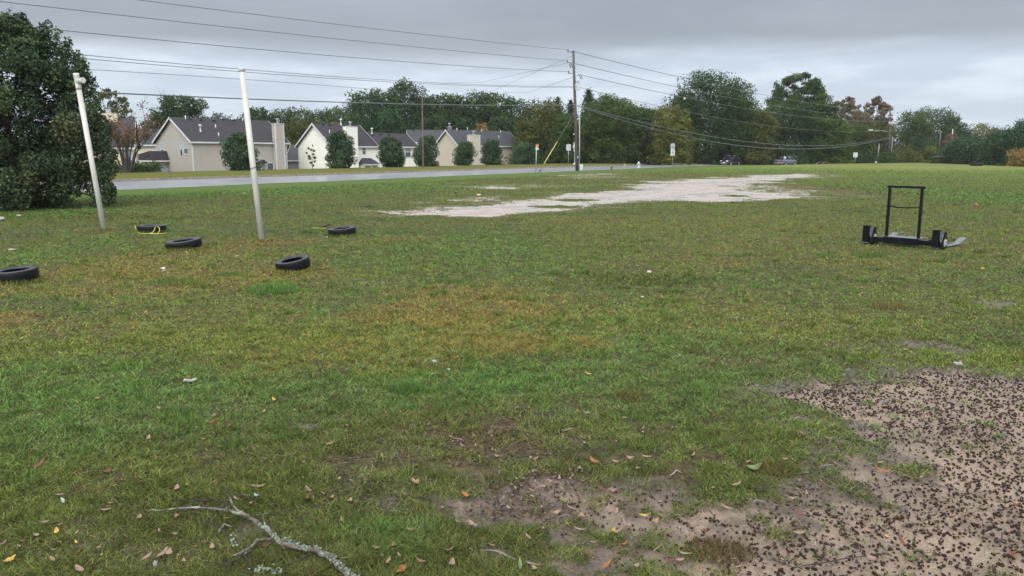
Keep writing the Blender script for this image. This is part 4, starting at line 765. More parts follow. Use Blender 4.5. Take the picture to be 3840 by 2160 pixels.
def beacon():
    x, y = verge_at(2155, RW + 1.2); b = np.array([x, y, .22]); root = thing('flashing_beacon', 'white solar beacon post with two amber lights behind the near utility pole', 'beacon', b); k = y / F
    MB().lathe([(0, 0), (.24, 0), (.24, .25), (.14, .36), (0, .36)], 12).build('base', M_PVC, root); MB().tube([(0, 0, .3), (0, 0, 108 * k)], .075, 10).build('post', mat('pale_post', (.55, .56, .56), .45), root)
    MB().box((-6.5 * k, -.25, 112 * k), (6.5 * k, .35, 115 * k)).tube([(0, 0, 107 * k), (0, 0, 112 * k)], .04, 6).build('solar_panel', mat('panel_white', (.6, .62, .62), .35), root)
    MB().box((-7.5 * k, -.2, 62 * k), (0, .1, 72 * k)).build('control_box', M_PVC, root, .02); MB().box((.05, .1, 50 * k), (8 * k, .13, 84 * k)).box((-6 * k, .1, 51 * k), (-.05, .13, 83 * k)).build('sign_panel', M_SIGNBACK, root)
    ma = mat('amber_housing', (.62, .28, .07), .45, 6, .1)
    for z in (93, 44): MB().box((2 * k, -.12, (z - 7) * k), (8.5 * k, .12, (z + 7) * k)).tube([(5.2 * k, -.12, z * k), (5.2 * k, -.26, z * k)], .16, 12, False).build('amber_light', ma, root)
beacon()
def hydrant():
    x, y = G(2395, 629)[:2]; root = thing('fire_hydrant', 'small white fire hydrant at the roadside', 'hydrant', (x, y, 0)); m = mat('hydrant_white', (.46, .48, .49), .4)
    MB().lathe([(0, 0), (.2, 0), (.2, .05), (.13, .06), (.13, .56), (.19, .57), (.19, .61), (.14, .62), (.13, .70), (.07, .78), (.05, .79), (.05, .85), (0, .85)], 16).build('barrel', m, root)
    for q, L in ((0, .24), (math.pi, .24), (-math.pi / 2, .22)): MB().tube([(0, 0, .45), (L * math.cos(q), L * math.sin(q), .45)], [.075, .075], 10).tube([(L * .8 * math.cos(q), L * .8 * math.sin(q), .45), (L * math.cos(q), L * math.sin(q), .45)], .095, 10).build('nozzle', m, root)
    tag(MB().tube([(x - 1.9, y, -.1), (x - 1.85, y, .26), (x - 1.9, y, .5)], [.07, .07, .05], 8).build('yellow_marker', mat('yellow_marker', (.5, .42, .10), .5)), 'short yellow marker post left of the hydrant', 'marker')
hydrant()
p = G(2178, 638); tag(MB().prism([(-.2, -.1), (.2, -.1), (.24, .66), (-.24, .66)], .34, 'y', 0).build('pedestal_box', mat('pale_green_pedestal', (.42, .50, .42), .5, 4, .1), None, .03), 'pale green utility pedestal at the foot of the near pole', 'utility box').location = p
p = G(2293, 637); tag(MB().tube([(0, 0, -.1), (.02, 0, .25), (.0, 0, .34)], [.12, .10, .08], 7).tube([(.02, 0, .25), (.12, 0, .42)], [.07, .05], 6).tube([(.0, 0, .25), (-.1, 0, .36)], [.06, .05], 6).build('tree_stump', M_BARK), 'short dark forked stump at the road edge', 'stump').location = p
def small_sign(px, py, ytop, ymid, wpx, Y, lab):
    b = D(px, py, Y); b[2] -= .0; root = thing('notice_sign', lab, 'sign', b); k = Y / F; MB().tube([(0, .03, -.8), (0, .03, (py - ytop) * k)], .04, 6).build('post', M_GALV, root)
    p = MB().box((-wpx * k / 2, -.02, (py - ymid) * k), (wpx * k / 2, .01, (py - ytop) * k)).build('sign_panel', M_WHITE, root); m = MB()
    for i, u in enumerate((.72, .44, .16)): m.box((-wpx * k * (.33, .14, .36)[i], -.024, (py - ymid + (ymid - ytop) * u) * k), (wpx * k * (.33, .16, .30)[i], -.021, (py - ymid + (ymid - ytop) * (u + .12)) * k))
    m.build('worn_lettering', mat('sign_grey_ink', (.2, .22, .26), .5), p)
small_sign(3206, 609, 573, 590, 15.5, 150, 'small square white notice sign far away on the crest')
small_sign(2743, 604, 562, 574, 6, 178, 'tiny white sign on a thin post in the scrub behind the dark car')
b = D(2872, 604, 176); tag(MB().tube([b - np.array([0, 0, 1.2]), D(2872, 584, 176)], .06, 6).build('marker_post', M_PVC), 'thin pale marker post in the scrub between the two vehicles', 'post')
p = D(3285, 609, 160); tag(MB().lathe([(0, -.12), (.16, -.1), (.22, .04), (.15, .17), (0, .2)], 10).build('white_rock', mat('white_stone', (.6, .6, .57), .7)), 'small white rock at the foot of the leaning grey pole', 'rock').location = p
p = D(3525, 525, 214); q = D(3519, 492, 214); r = D(3512, 492, 214); t_ = thing('street_lamp', 'thin distant street lamp post in front of the far trees', 'street lamp', (p[0], p[1], -2.6)); MB().tube([(0, 0, 0), (0, 0, q[2] + 2.6), (r[0] - p[0], 0, r[2] + 2.7)], .07, 6).build('post', M_GALV, t_); MB().box((r[0] - p[0] - .5, -.12, r[2] + 2.6), (r[0] - p[0] + .1, .12, r[2] + 2.78)).build('lamp_head', M_GALV, t_)
p = D(3573, 500, 216); tag(MB().tube([(p[0], p[1], -2.6), D(3573, 484, 216)], .12, 6).build('far_post', M_PVC), 'pale post top rising behind the pinkish red tree', 'post')
# ------------------------------------------------------------------ houses
def siding(name, c, gr=.12):
    t = NT(name); v = t.obj(); sx = t.n('ShaderNodeSeparateXYZ'); t.l(v, sx.inputs[0]); f = t.math('FRACT', t.math('MULTIPLY', sx.outputs[2], 5.5)); lap = t.ramp(f, .0, .14)
    n = t.noise(v, .6, 6, .7); base = t.mix(t.math('MULTIPLY', t.ramp(n, .45, .75), gr), c, tuple(x * .45 for x in c)); base = t.mix(lap, tuple(x * .62 for x in c), base)
    return t.fin(t.bsdf(base, .6, .3, 0, t.bump(f, .5, .02)))
def shingle(name, c):
    t = NT(name); v = t.obj(); n = t.noise(v, 1.2, 5, .65); b = t.n('ShaderNodeTexBrick'); b.inputs['Scale'].default_value = 2.6; b.inputs['Mortar Size'].default_value = .02; b.inputs['Color1'].default_value = (*[x * .8 for x in c], 1); b.inputs['Color2'].default_value = (*[x * 1.15 for x in c], 1); b.inputs['Mortar'].default_value = (*[x * .55 for x in c], 1)
    t.l(v, b.inputs['Vector']); base = t.mix(t.ramp(n, .3, .7), t.mix(.5, b.outputs['Color'], c), b.outputs['Color']); base = t.mix(t.math('MULTIPLY', t.ramp(t.noise(v, .25, 4, .6), .45, .7), .4), base, tuple(x * .62 for x in c))
    return t.fin(t.bsdf(base, .85, .08, 0, t.bump(n, .3, .03)))
M_TRIM = mat('white_trim', (.48, .485, .475), .5, 2, .06); M_GLASS = mat('window_glass', (.045, .06, .065), .08, .8, .5, spec=.8); M_BLIND = mat('window_blind', (.26, .31, .30), .3, 2, .15, spec=.6); M_VENT = mat('roof_vent_dark', (.03, .03, .034), .6); M_VENTP = mat('roof_pipe_pale', (.55, .56, .57), .4)
ROOFC = shingle('grey_shingle', (.049, .046, .052)); ROOFC2 = shingle('blue_grey_shingle', (.060, .062, .068))
def window(parent, wall, u, z, w, h, up=True, sash=True):
    """wall 'front' (y = 0) or 'gable' (x = 0) or ('front', y0); u along the wall"""
    y0 = 0.
    if isinstance(wall, tuple): wall, y0 = wall
    def B(m, a0, a1, z0, z1, d0, d1): return m.box((a0, y0 - d1, z0), (a1, y0 - d0, z1)) if wall == 'front' else m.box((y0 - d1, a0, z0), (y0 - d0, a1, z1))
    f = MB(); t = .085; B(f, u - t, u + w + t, z - t - .03, z, .0, .06); B(f, u - t, u + w + t, z + h, z + h + t, .0, .055); B(f, u - t, u, z, z + h, .0, .05); B(f, u + w, u + w + t, z, z + h, .0, .05)
    if sash: B(f, u, u + w, z + h * .48, z + h * .48 + .06, .012, .04)
    o = f.build('window', M_TRIM, parent); B(MB(), u, u + w, z, z + h * .48, .003, .012).build('pane', M_GLASS, o); B(MB(), u, u + w, z + h * .48 + (.06 if sash else 0), z + h, .003, .012).build('pane', M_BLIND if up else M_GLASS, o); return o
def gable_block(root, L, W, he, rise, mw, mr, x0=0., oh=.35, left=True, right=True, wallname='wall'):
    MB().prism([(0, -.5), (W, -.5), (W, he), (W / 2, he + rise), (0, he)], L, 'x', x0).build(wallname, mw, root)
    sl = rise / (W / 2); th = .14; xa = x0 - (oh if left else 0); xb = x0 + L + (oh if right else 0); zo = he - sl * oh + .04
    r = MB().prism([(-oh, zo), (W / 2, he + rise + .04), (W + oh, zo), (W + oh, zo + th), (W / 2, he + rise + .04 + th), (-oh, zo + th)], xb - xa, 'x', xa).build('roof', mr, root)
    f = MB().box((xa, -oh - .03, zo - .03), (xb, -oh, zo + th - .01)); f.box((xa + .1, -oh, zo - .08), (xb - .1, 0, zo - .05)); f.build('eave_trim', M_TRIM, root)
    for ok, xs in ((left, xa - .03), (right, xb)):
        if ok: MB().prism([(-oh - .03, zo - .1), (W / 2, he + rise - .08), (W + oh + .03, zo - .1), (W + oh + .03, zo + th + .01), (W / 2, he + rise + th + .06), (-oh - .03, zo + th + .01)], .03, 'x', xs).build('rake_trim', M_TRIM, root)
    return r
def roof_bits(roof, W, he, rise, items):
    for kind, x, u in items:                    # u = 0 eave .. 1 ridge on the front slope
        y = W / 2 * u; z = he + rise * u + .18
        if kind == 'v': MB().box((x - .2, y - .2, z - .05), (x + .2, y + .15, z + .12)).build('roof_vent', M_VENT, roof, .03)
        elif kind == 'p': MB().tube([(x, y, z - .1), (x, y, z + .42)], .06, 8).build('vent_pipe', M_VENTP, roof)
        elif kind == 'f': MB().lathe([(.16, -.25), (.1, .1), (.09, .6), (.17, .62), (.17, .78), (0, .85)], 10, Matrix.Translation((x, y, z))).build('flue_pipe', M_VENTP, roof)
def chimney(root, x0, x1, dep, ztop, mw, cap=True, trims=True):
    c = MB().box((x0, -dep, -.5), (x1, -.002, ztop)).build('chimney', mw, root); t = .11
    if trims:
        for a, b in ((x0 - .02, x0 + t), (x1 - t, x1 + .02)): MB().box((a, -dep - .025, -.5), (b, -dep, ztop + .01)).build('corner_trim', M_TRIM, c)
        MB().box((x0 - .025, -dep, -.5), (x0, -dep + t, ztop + .01)).build('corner_trim', M_TRIM, c)
    MB().box((x0 - .05, -dep - .05, ztop), (x1 + .05, .0, ztop + .05)).build('cap', M_VENTP, c)
    if cap: m = MB().box(((x0 + x1) / 2 - .28, -dep / 2 - .25, ztop + .05), ((x0 + x1) / 2 + .28, -dep / 2 + .25, ztop + .1)); m.lathe([(.14, 0), (.14, .4), (.24, .42), (.24, .55), (0, .62)], 10, Matrix.Translation(((x0 + x1) / 2, -dep / 2, ztop + .1))); m.build('flue', M_GALV, c)
def house_at(px, Y, name, lab, yaw, zb): b = D(px, 600, Y); return thing(name, lab, 'house', (b[0], b[1], zb), math.radians(yaw), 'houses across the road')
def corner(root, pts, z0, z1, nm='corner_trim'):
    for x, y in pts: MB().box((x - .06, y - .06, z0), (x + .06, y + .06, z1)).build(nm, M_TRIM, root)
def house_grey():
    zb = -2.3; he = 5.62; rise = 2.75; W = 8.85; L = 13.0; root = house_at(724, 95, 'townhouse', 'grey sided house with a dark shingle roof and a tall boxed chimney', 50, zb); ms = siding('taupe_siding', (.36, .325, .29), .25)
    rf = gable_block(root, L, W, he, rise, ms, ROOFC); corner(root, ((0, 0), (L, 0), (0, W)), -.4, he - .22)
    for u, w, z, h in ((.95, .95, 4.15, 1.25), (2.35, .5, 3.9, 1.55), (7.0, .75, 3.9, 1.55)): window(root, 'gable', u, z, w, h)
    window(root, 'front', 4.6, 1.75, .95, 1.1); window(root, 'front', 10.05, 1.6, .8, 1.35, False, False); window(root, 'front', 9.15, 1.6, .5, 1.35, True, False)
    chimney(root, 10.95, 12.25, .75, he + rise - .42, ms)
    window(root, 'front', 12.42, 3.95, .42, 1.5); window(root, 'front', 12.42, 1.7, .42, 1.2)
    roof_bits(rf, W, he, rise, [('p', 1.6, .93), ('v', 2.1, .92), ('v', 3.5, .91), ('v', 5.2, .9), ('v', 6.7, .97), ('v', 8.1, .95), ('f', 2.1, .38), ('p', 4.55, .55), ('p', 3.95, .18), ('p', 9.4, .93), ('v', 9.7, .92), ('f', 8.0, 1.0)])
    MB().prism([(8.5, 2.95), (9.1, 3.4), (9.7, 2.95)], .8, 'y', -.8).build('porch_roof', ROOFC, root)
    # lower side wing with its own skirt roof on the left
    MB().prism([(W - 3.2, 3.35), (W + .6, 3.35), (W + .3, 4.1), (W - 2.6, 4.5)], 2.2, 'x', -2.2).build('skirt_roof', ROOFC, root)
    MB().box((-2.2, W - 3.25, 3.18), (.0, W + .62, 3.35)).build('skirt_fascia', M_TRIM, root)
    MB().box((-1.9, W - 2.6, -.5), (-.003, W + .3, 3.18)).build('bay_wall', ms, root); window(root, ('gable', -1.9), W - 2.1, 1.7, 1.5, 1.2)
house_grey()
def house_white():
    zb = -2.65; he = 5.62; rise = 2.75; W = 7.4; Lm = 7.3; root = house_at(1247, 105, 'townhouse', 'white sided house with two roof heights and a white boxed chimney', 50, zb); ms = siding('cream_siding', (.74, .72, .65), .10)
    rf = gable_block(root, Lm, W, he, rise, ms, ROOFC); Lw = 7.6; Ww = W * .60
    rf2 = gable_block(root, Lw, Ww, he, rise * .60, ms, ROOFC, Lm + .01, left=False, wallname='wing_wall')
    corner(root, ((0, 0), (0, W), (Lm + Lw, 0)), -.4, he - .22); chimney(root, 1.85, 3.75, .7, he + rise - .32, ms, True, False)
    window(root, 'front', 5.05, 4.5, .5, .85, False); window(root, 'front', 12.9, 4.1, .95, 1.3)
    roof_bits(rf, W, he, rise, [('v', 1.3, .95), ('v', 2.4, .93), ('p', 1.15, .52), ('p', 4.75, .5), ('f', 4.35, .96), ('v', 4.75, .93), ('v', 5.9, .93)]); roof_bits(rf2, Ww, he, rise * .6, [('f', 8.5, .9), ('v', 8.4, .8), ('v', 9.9, .85), ('v', 11.5, .85)])
    MB().box((4.35, -.95, -.5), (7.0, -.002, 3.1)).build('bay_wall', ms, root); MB().add([(4.1, -1.2, 3.1), (7.25, -1.2, 3.1), (7.25, 0, 3.1), (4.1, 0, 3.1), (4.9, -.05, 3.95), (6.45, -.05, 3.95)], [(0, 1, 5, 4), (1, 2, 5), (3, 0, 4), (0, 3, 2, 1), (2, 3, 4, 5)]).build('bay_roof', ROOFC, root); MB().box((4.08, -1.24, 2.98), (7.27, -1.2, 3.13)).build('bay_trim', M_TRIM, root)
    for u in (4.75, 5.95): window(root, ('front', -.95), u, 1.9, .75, .9, False)
    MB().tube([(-.2, 1.2, -.2), (-.2, 1.2, 3.3), (-.12, 1.6, 3.35)], .05, 6).build('downpipe', M_PVC, root)
house_white()
def house_tan():
    zb = -2.7; he = 6.0; rise = 2.35; W = 6.3; L = 12.9; root = house_at(1720, 130, 'townhouse', 'tan sided house with a blue grey roof and narrow tan chimney', 40, zb); ms = siding('tan_siding', (.44, .39, .31), .15)
    rf = gable_block(root, L, W, he, rise, ms, ROOFC2); corner(root, ((0, 0), (0, W), (L, 0)), -.4, he - .22); chimney(root, 1.75, 3.9, .7, he + rise - .75, ms)
    roof_bits(rf, W, he, rise, [('p', 1.9, .95), ('p', 4.2, 1.0), ('p', 7.0, .9), ('p', 9.6, .45), ('p', 11, .85)]); window(root, 'front', 9.2, 1.0, .9, 1.3); window(root, 'front', 4.6, .6, .6, 1.2)
house_tan()
def house_rear():
    zb = -2.7; he = 6.5; rise = 2.0; W = 8.0; root = house_at(1536, 134, 'townhouse', 'grey roofed rear house between the white and the tan house', 8, zb); ms = siding('pale_siding', (.50, .50, .48), .1)
    rf = gable_block(root, 7.6, W, he, rise, ms, ROOFC2); roof_bits(rf, W, he, rise, [('v', .9, .9), ('v', 2.2, .9), ('v', 4.6, .9), ('v', 6.0, .9)]); window(root, 'front', 4.2, 4.0, 1.2, 1.5)
    chimney(root, 6.4, 7.1, .3, he + rise + .5, mat('brown_brick', (.16, .11, .10), .8), True, False)
house_rear()
def house_low():
    root = house_at(1078, 112, 'low_house', 'small low grey building with a dark roof between grey and white houses', 2, -2.6); ms = siding('slate_siding', (.22, .22, .215), .1)
    gable_block(root, 5.2, 7.0, 3.6, 2.0, ms, ROOFC2, oh=.3)
house_low()
def house_yellow():
    zb = -1.9; root = house_at(350, 84, 'house', 'pale yellow house with a boxed chimney, mostly hidden by the big left tree', 20, zb); ms = siding('yellow_siding', (.52, .46, .32), .12)
    rf = gable_block(root, 3.7, 7.0, 4.5, 2.9, ms, ROOFC2); x = .75; MB().box((x, 3.0, 6.3), (x + 1.5, 4.4, 8.05)).build('chimney', ms, root); MB().box((x + .4, 3.3, 8.05), (x + .9, 3.9, 8.55)).build('chimney_cap', M_GALV, root)
    window(root, 'front', 3.2, 2.4, .8, 1.4); window(root, 'front', 1.0, 2.4, .8, 1.4)
house_yellow()
def house_beige():
    zb = -2.4; root = house_at(622, 118, 'house', 'beige house with white rake boards behind the crape myrtle', 96, zb); ms = siding('beige_siding', (.46, .42, .33), .12)
    rf = gable_block(root, 9.0, 6.0, 5.6, 1.9, ms, ROOFC2); roof_bits(rf, 6, 5.6, 1.9, [('v', 1.5, .9)])
    r2 = house_at(520, 114, 'house', 'grey roofed house wing with white porch windows behind the crape myrtle', 14, zb); gable_block(r2, 5.6, 6.5, 5.6, 2.1, ms, ROOFC2)
    for u in (3.6, 4.5): window(r2, 'front', u, 1.2, .7, 1.5)
    window(r2, 'front', 3.0, 3.7, .9, 1.4); MB().prism([(1.9, 2.7), (5.8, 2.7), (5.5, 3.3), (2.2, 3.3)], 1.5, 'y', -1.5).build('porch_roof', ROOFC, r2)
    MB().box((5.68, -2.0, -.5), (8.3, -1.9, 1.35)).build('timber_fence', mat('fence_boards', (.14, .10, .075), .85, 12, .35), r2)
house_beige()
# ------------------------------------------------------------------ vehicles
M_TYREC = mat('car_tyre', (.015, .015, .016), .7); M_RIM = mat('alloy_rim', (.55, .56, .58), .3, metal=.7); M_CARGL = mat('car_glass', (.018, .022, .026), .06, spec=.9); M_LENS = mat('headlamp_lens', (.85, .85, .82), .15, spec=.8)
for _n in M_LENS.node_tree.nodes:
    if _n.type == 'BSDF_PRINCIPLED': _n.inputs['Emission Color'].default_value = (1, .96, .88, 1); _n.inputs['Emission Strength'].default_value = .8
M_LENS0 = mat('unlit_lens', (.5, .5, .5), .15, spec=.8); M_TAIL = mat('tail_lamp_lens', (.35, .012, .014), .25, spec=.7); M_PLATE = mat('number_plate', (.7, .7, .7), .5); M_DKPL = mat('dark_plastic', (.02, .02, .022), .55)
def loft(mb, sts, flat=False):
    """stations along x: (x, [(y, z) ...] half section from bottom centre up to the top centre)"""
    full = []
    for x, h in sts: full.append([(x, y, z) for y, z in h] + [(x, -y, z) for y, z in h[::-1]])
    n = len(full[0]); vs = [p for r in full for p in r]
    fs = [(i * n + k, i * n + (k + 1) % n, (i + 1) * n + (k + 1) % n, (i + 1) * n + k) for i in range(len(full) - 1) for k in range(n)]
    fs += [tuple(range(n - 1, -1, -1)), tuple((len(full) - 1) * n + k for k in range(n))]
    return mb.add(vs, fs, not flat)
def wheel(root, x, y, r):
    sg = 1 if y > 0 else -1; q = Matrix.Translation((x, y, r)) @ Matrix.Rotation(math.pi / 2, 4, 'X')
    e = bpy.data.objects.new('wheel', None); COL.objects.link(e); e.parent = root
    MB().lathe([(r * .62, -.11), (r * .93, -.11), (r, -.07), (r, .07), (r * .93, .11), (r * .62, .11)], 24, q).build('tyre', M_TYREC, e)
    m = MB().lathe([(0, .05), (r * .2, .06), (r * .58, .02), (r * .63, .10), (r * .64, -.10), (0, -.10)], 20, q @ Matrix.Rotation(math.pi if sg > 0 else 0, 4, 'X')); m.build('rim', M_RIM, e)
def car(name, lab, loc, yaw, paint, kind):
    root = thing(name, lab, 'car' if kind != 'pickup' else 'pickup truck', loc, yaw); root.rotation_euler = (0, 0, yaw)
    if kind == 'suv': L = 4.7; hw = .93; zb = .30; zbelt = 1.08; zr = 1.74; wr = .36; ax = (-1.4, 1.35)
    elif kind == 'pickup': L = 5.7; hw = .98; zb = .38; zbelt = 1.18; zr = 1.88; wr = .39; ax = (-1.75, 1.75)
    else: L = 4.5; hw = .88; zb = .25; zbelt = .92; zr = 1.45; wr = .32; ax = (-1.35, 1.35)
    f = L / 2                                    # +x is the front
    def sec(w, z0, z1, r=.12): return [(0, z0), (w * .9, z0), (w, z0 + .15), (w, z1 - r), (w - .06, z1 - .03), (w - .2, z1), (0, z1)]
    hood = zbelt - .04; body = MB()
    if kind == 'suv': st = [(-f, sec(hw * .86, zb + .15, zbelt - .05)), (-f + .12, sec(hw * .96, zb + .05, zbelt)), (-f + .7, sec(hw, zb, zbelt)), (.9, sec(hw, zb, zbelt)), (1.25, sec(hw, zb, zbelt - .02)), (f - .45, sec(hw * .97, zb, hood - .08)), (f - .12, sec(hw * .90, zb + .05, hood - .2)), (f, sec(hw * .78, zb + .18, hood - .34))]
    elif kind == 'pickup': st = [(-f, sec(hw * .97, zb + .1, zbelt)), (-f + .06, sec(hw, zb + .05, zbelt + .01)), (-.4, sec(hw, zb, zbelt)), (1.2, sec(hw, zb, zbelt)), (1.5, sec(hw, zb, zbelt - .02)), (f - .35, sec(hw * .98, zb, zbelt - .06)), (f - .06, sec(hw * .92, zb + .05, zbelt - .18)), (f, sec(hw * .85, zb + .15, zbelt - .3))]
    else: st = [(-f, sec(hw * .8, zb + .15, zbelt - .08)), (-f + .2, sec(hw * .95, zb + .05, zbelt)), (-1.2, sec(hw, zb, zbelt + .02)), (1.0, sec(hw, zb, zbelt)), (f - .5, sec(hw * .96, zb, zbelt - .14)), (f - .1, sec(hw * .86, zb + .05, zbelt - .26)), (f, sec(hw * .75, zb + .15, zbelt - .36))]
    bo = loft(body, st).build('body', paint, root)
    c0, c1, r0, r1 = {'suv': (-f + .1, 1.15, -f + .45, .35), 'pickup': (-.45, 1.45, -.25, .75), 'sedan': (-f + .5, 1.1, -f + 1.35, .3)}[kind]
    tw_, bw = hw * .74, hw * .93
    gl = MB().add([(c0, -bw, zbelt), (c1, -bw, zbelt), (c1, bw, zbelt), (c0, bw, zbelt), (r0, -tw_, zr - .05), (r1, -tw_, zr - .05), (r1, tw_, zr - .05), (r0, tw_, zr - .05)], [(0, 1, 5, 4), (1, 2, 6, 5), (2, 3, 7, 6), (3, 0, 4, 7), (4, 5, 6, 7)]).build('windows', M_CARGL, root)
    loft(MB(), [(r0 - .06, [(0, zr - .06), (tw_ * .9, zr - .06), (tw_ * 1.0, zr - .05), (tw_ * .9, zr - .02), (0, zr - .01)]), (r0 + .2, [(0, zr - .07), (tw_, zr - .07), (tw_ * 1.03, zr - .05), (tw_ * .92, zr), (0, zr + .02)]), (r1 - .2, [(0, zr - .07), (tw_, zr - .07), (tw_ * 1.03, zr - .05), (tw_ * .92, zr), (0, zr + .02)]), (r1 + .06, [(0, zr - .08), (tw_ * .9, zr - .08), (tw_, zr - .07), (tw_ * .9, zr - .04), (0, zr - .03)])]).build('roof', paint, root)
    for sy in (-1, 1):
        for a, b, w in (((c1, zbelt), (r1, zr - .05), .05), ((c0, zbelt), (r0, zr - .05), .07)): MB().tube([(a[0], sy * bw, a[1]), (b[0], sy * tw_, b[1])], w, 6).build('pillar', paint, root)
        for u in ((.55,) if kind != 'suv' else (.38, .72)):
            xb = c1 + (c0 - c1) * u; MB().tube([(xb, sy * bw * 1.0, zbelt), (xb * .9 + r1 * .1 - .1, sy * tw_ * 1.01, zr - .05)], .045, 6).build('pillar', paint, root)
    for x in ax:
        for y in (-hw + .06, hw - .06): wheel(root, x, y, wr)
        for sy in (-1, 1): MB().lathe([(wr * 1.02, -.02), (wr * 1.2, -.02), (wr * 1.2, .015), (wr * 1.02, .015)], 20, Matrix.Translation((x, sy * hw, wr)) @ Matrix.Rotation(math.pi / 2, 4, 'X')).build('wheel_arch', M_DKPL, root)
    for sy in (-1, 1):
        MB().box((f - .36, sy * hw * .62 - .22, hood - .36), (f - .1, sy * hw * .62 + .2, hood - .17)).build('headlight', M_LENS if kind == 'suv' else M_LENS0, root, .05)
        MB().box((-f - .02, sy * hw * .82 - (.13 if kind == 'pickup' else .14), zbelt - .48), (-f + .2, sy * hw * .82 + .15, zbelt - .08)).build('tail_light', M_TAIL, root, .03)
        MB().box((c1 - .25, sy * (hw + .02), zbelt + .0), (c1 - .05, sy * (hw + .2), zbelt + .16)).build('wing_mirror', paint, root, .03)
    MB().box((f - .16, -.42, hood - .40), (f - .02, .42, hood - .2)).build('grille', M_DKPL, root, .02); MB().box((f - .06, -.26, .46), (f + .03, .26, .58)).build('number_plate', M_PLATE, root)
    if kind == 'suv': MB().box((f - .08, -.6, .34), (f + .05, .6, .46)).build('bumper_trim', mat('silver_trim', (.5, .5, .5), .3, metal=.5), root, .03)
    if kind == 'suv':
        for sy in (-1, 1): MB().tube([(r0 + .2, sy * tw_ * .92, zr + .06), (r1 - .3, sy * tw_ * .92, zr + .06)], .025, 6).build('roof_rail', M_RIM, root)
    if kind == 'pickup':
        MB().box((-f + .12, -hw + .12, zbelt - .03), (-.55, hw - .12, zbelt + .004)).build('bed_floor', M_DKPL, root); MB().box((-f - .12, -hw * .95, .42), (-f + .02, hw * .95, .62)).build('rear_bumper', mat('chrome_bumper', (.5, .5, .5), .3, metal=.6), root, .03); MB().box((-f - .03, -.22, zbelt - .34), (-f, .22, zbelt - .22)).build('tailgate_emblem', M_RIM, root)
    return root
def on_road(px, off):
    best = None
    for tt in np.arange(60, 240, .1):
        x, y = road_xy(tt, off)
        if proj(x, y, 0)[0] > px: break
    x2, y2 = road_xy(tt + 2, off); return float(x), float(y), float(zroad(tt)) + .05, math.atan2(y2 - y, x2 - x)
x, y, z, h = on_road(2738, 8.6); z -= .04; car('dark_suv', 'dark car with lit looking headlights coming along the road', (x, y, z), h + math.pi - .05, mat('black_car_paint', (.012, .010, .014), .18, spec=.7, coat=.6), 'suv')
x, y, z, h = on_road(2946, 3.6); tr = car('pickup_truck', 'blue grey pickup truck seen from behind on the road', (x, y, z), h, mat('slate_car_paint', (.10, .125, .15), .25, spec=.6, coat=.5), 'pickup')
e = tag(MB().lathe([(0, .05), (.22, .04), (.30, -.02), (.30, -.06), (0, -.05)], 20, Matrix.Translation((x + math.cos(h) * -.52, y + math.sin(h) * -.52, z + 1.5)) @ Matrix.Rotation(h, 4, 'Z') @ Matrix.Rotation(-math.pi / 2 + .1, 4, 'Y')).build('white_disc', mat('white_disc', (.5, .51, .53), .4)), 'white round lid standing in the pickup bed behind the cab window', 'lid')
x, y, z, h = on_road(3088, 5.5); p = D(3088, 608, y); car('white_car', 'white car of which only the roof shows over the crest', (x, y, p[2] - 1.42), h, mat('white_car_paint', (.7, .7, .72), .25, spec=.6, coat=.5), 'sedan')
b = D(574, 645, 84); car('parked_car', 'parked black car behind the verge left of the grey house', (b[0], b[1], -.95), 2.6, mat('dark_car_paint', (.012, .014, .018), .2, spec=.7, coat=.6), 'sedan')
# ------------------------------------------------------------------ small things lying in the grass
LW = {}
def litter(px, py, s, c, nm, lab, cat, shape='flat'):
    x, y = px_world(px, py); s = s * (.5 if py > 1500 else .72 if py > 900 else .85); m = LW.setdefault(c, mat('litter_' + str(len(LW)), c, .5, 30, .15)); mb = MB(); k = s
    if shape == 'flat':
        n = 9; a = rng.uniform(.65, 1.1, n); P = [(math.cos(2 * math.pi * i / n) * k * a[i], math.sin(2 * math.pi * i / n) * k * .55 * a[i], .03 + rng.uniform(0, .02)) for i in range(n)]; mb.add(P + [(p[0] * .9, p[1] * .9, p[2] - .012) for p in P], [tuple(range(n)), tuple(range(2 * n - 1, n - 1, -1))] + [(i, i + n, (i + 1) % n + n, (i + 1) % n) for i in range(n)])
    elif shape == 'bottle': mb.tube([(-k, 0, .05), (-k * .9, 0, .05), (k * .3, 0, .05), (k * .6, 0, .05), (k, 0, .05)], [.03, .05, .05, .02, .018], 10)
    else:
        V = []; n1, n2 = 6, 9
        for i in range(n1 + 1):
            for j in range(n2): th = math.pi * i / n1; ph = 2 * math.pi * j / n2; r = k * (1 + .25 * math.sin(3.1 * ph + i) * math.sin(th)); V.append((r * math.sin(th) * math.cos(ph), r * .8 * math.sin(th) * math.sin(ph), .6 * r * math.cos(th) + k * .35))
        mb.add(V, [(i * n2 + j, i * n2 + (j + 1) % n2, (i + 1) * n2 + (j + 1) % n2, (i + 1) * n2 + j) for i in range(n1) for j in range(n2)], True)
    o = mb.build(nm, m); o.location = (x, y, float(zground(x, y))); o.rotation_euler.z = rng.uniform(-.5, .5); return tag(o, lab, cat)
WH = (.27, .27, .25); PK = (.5, .42, .38)
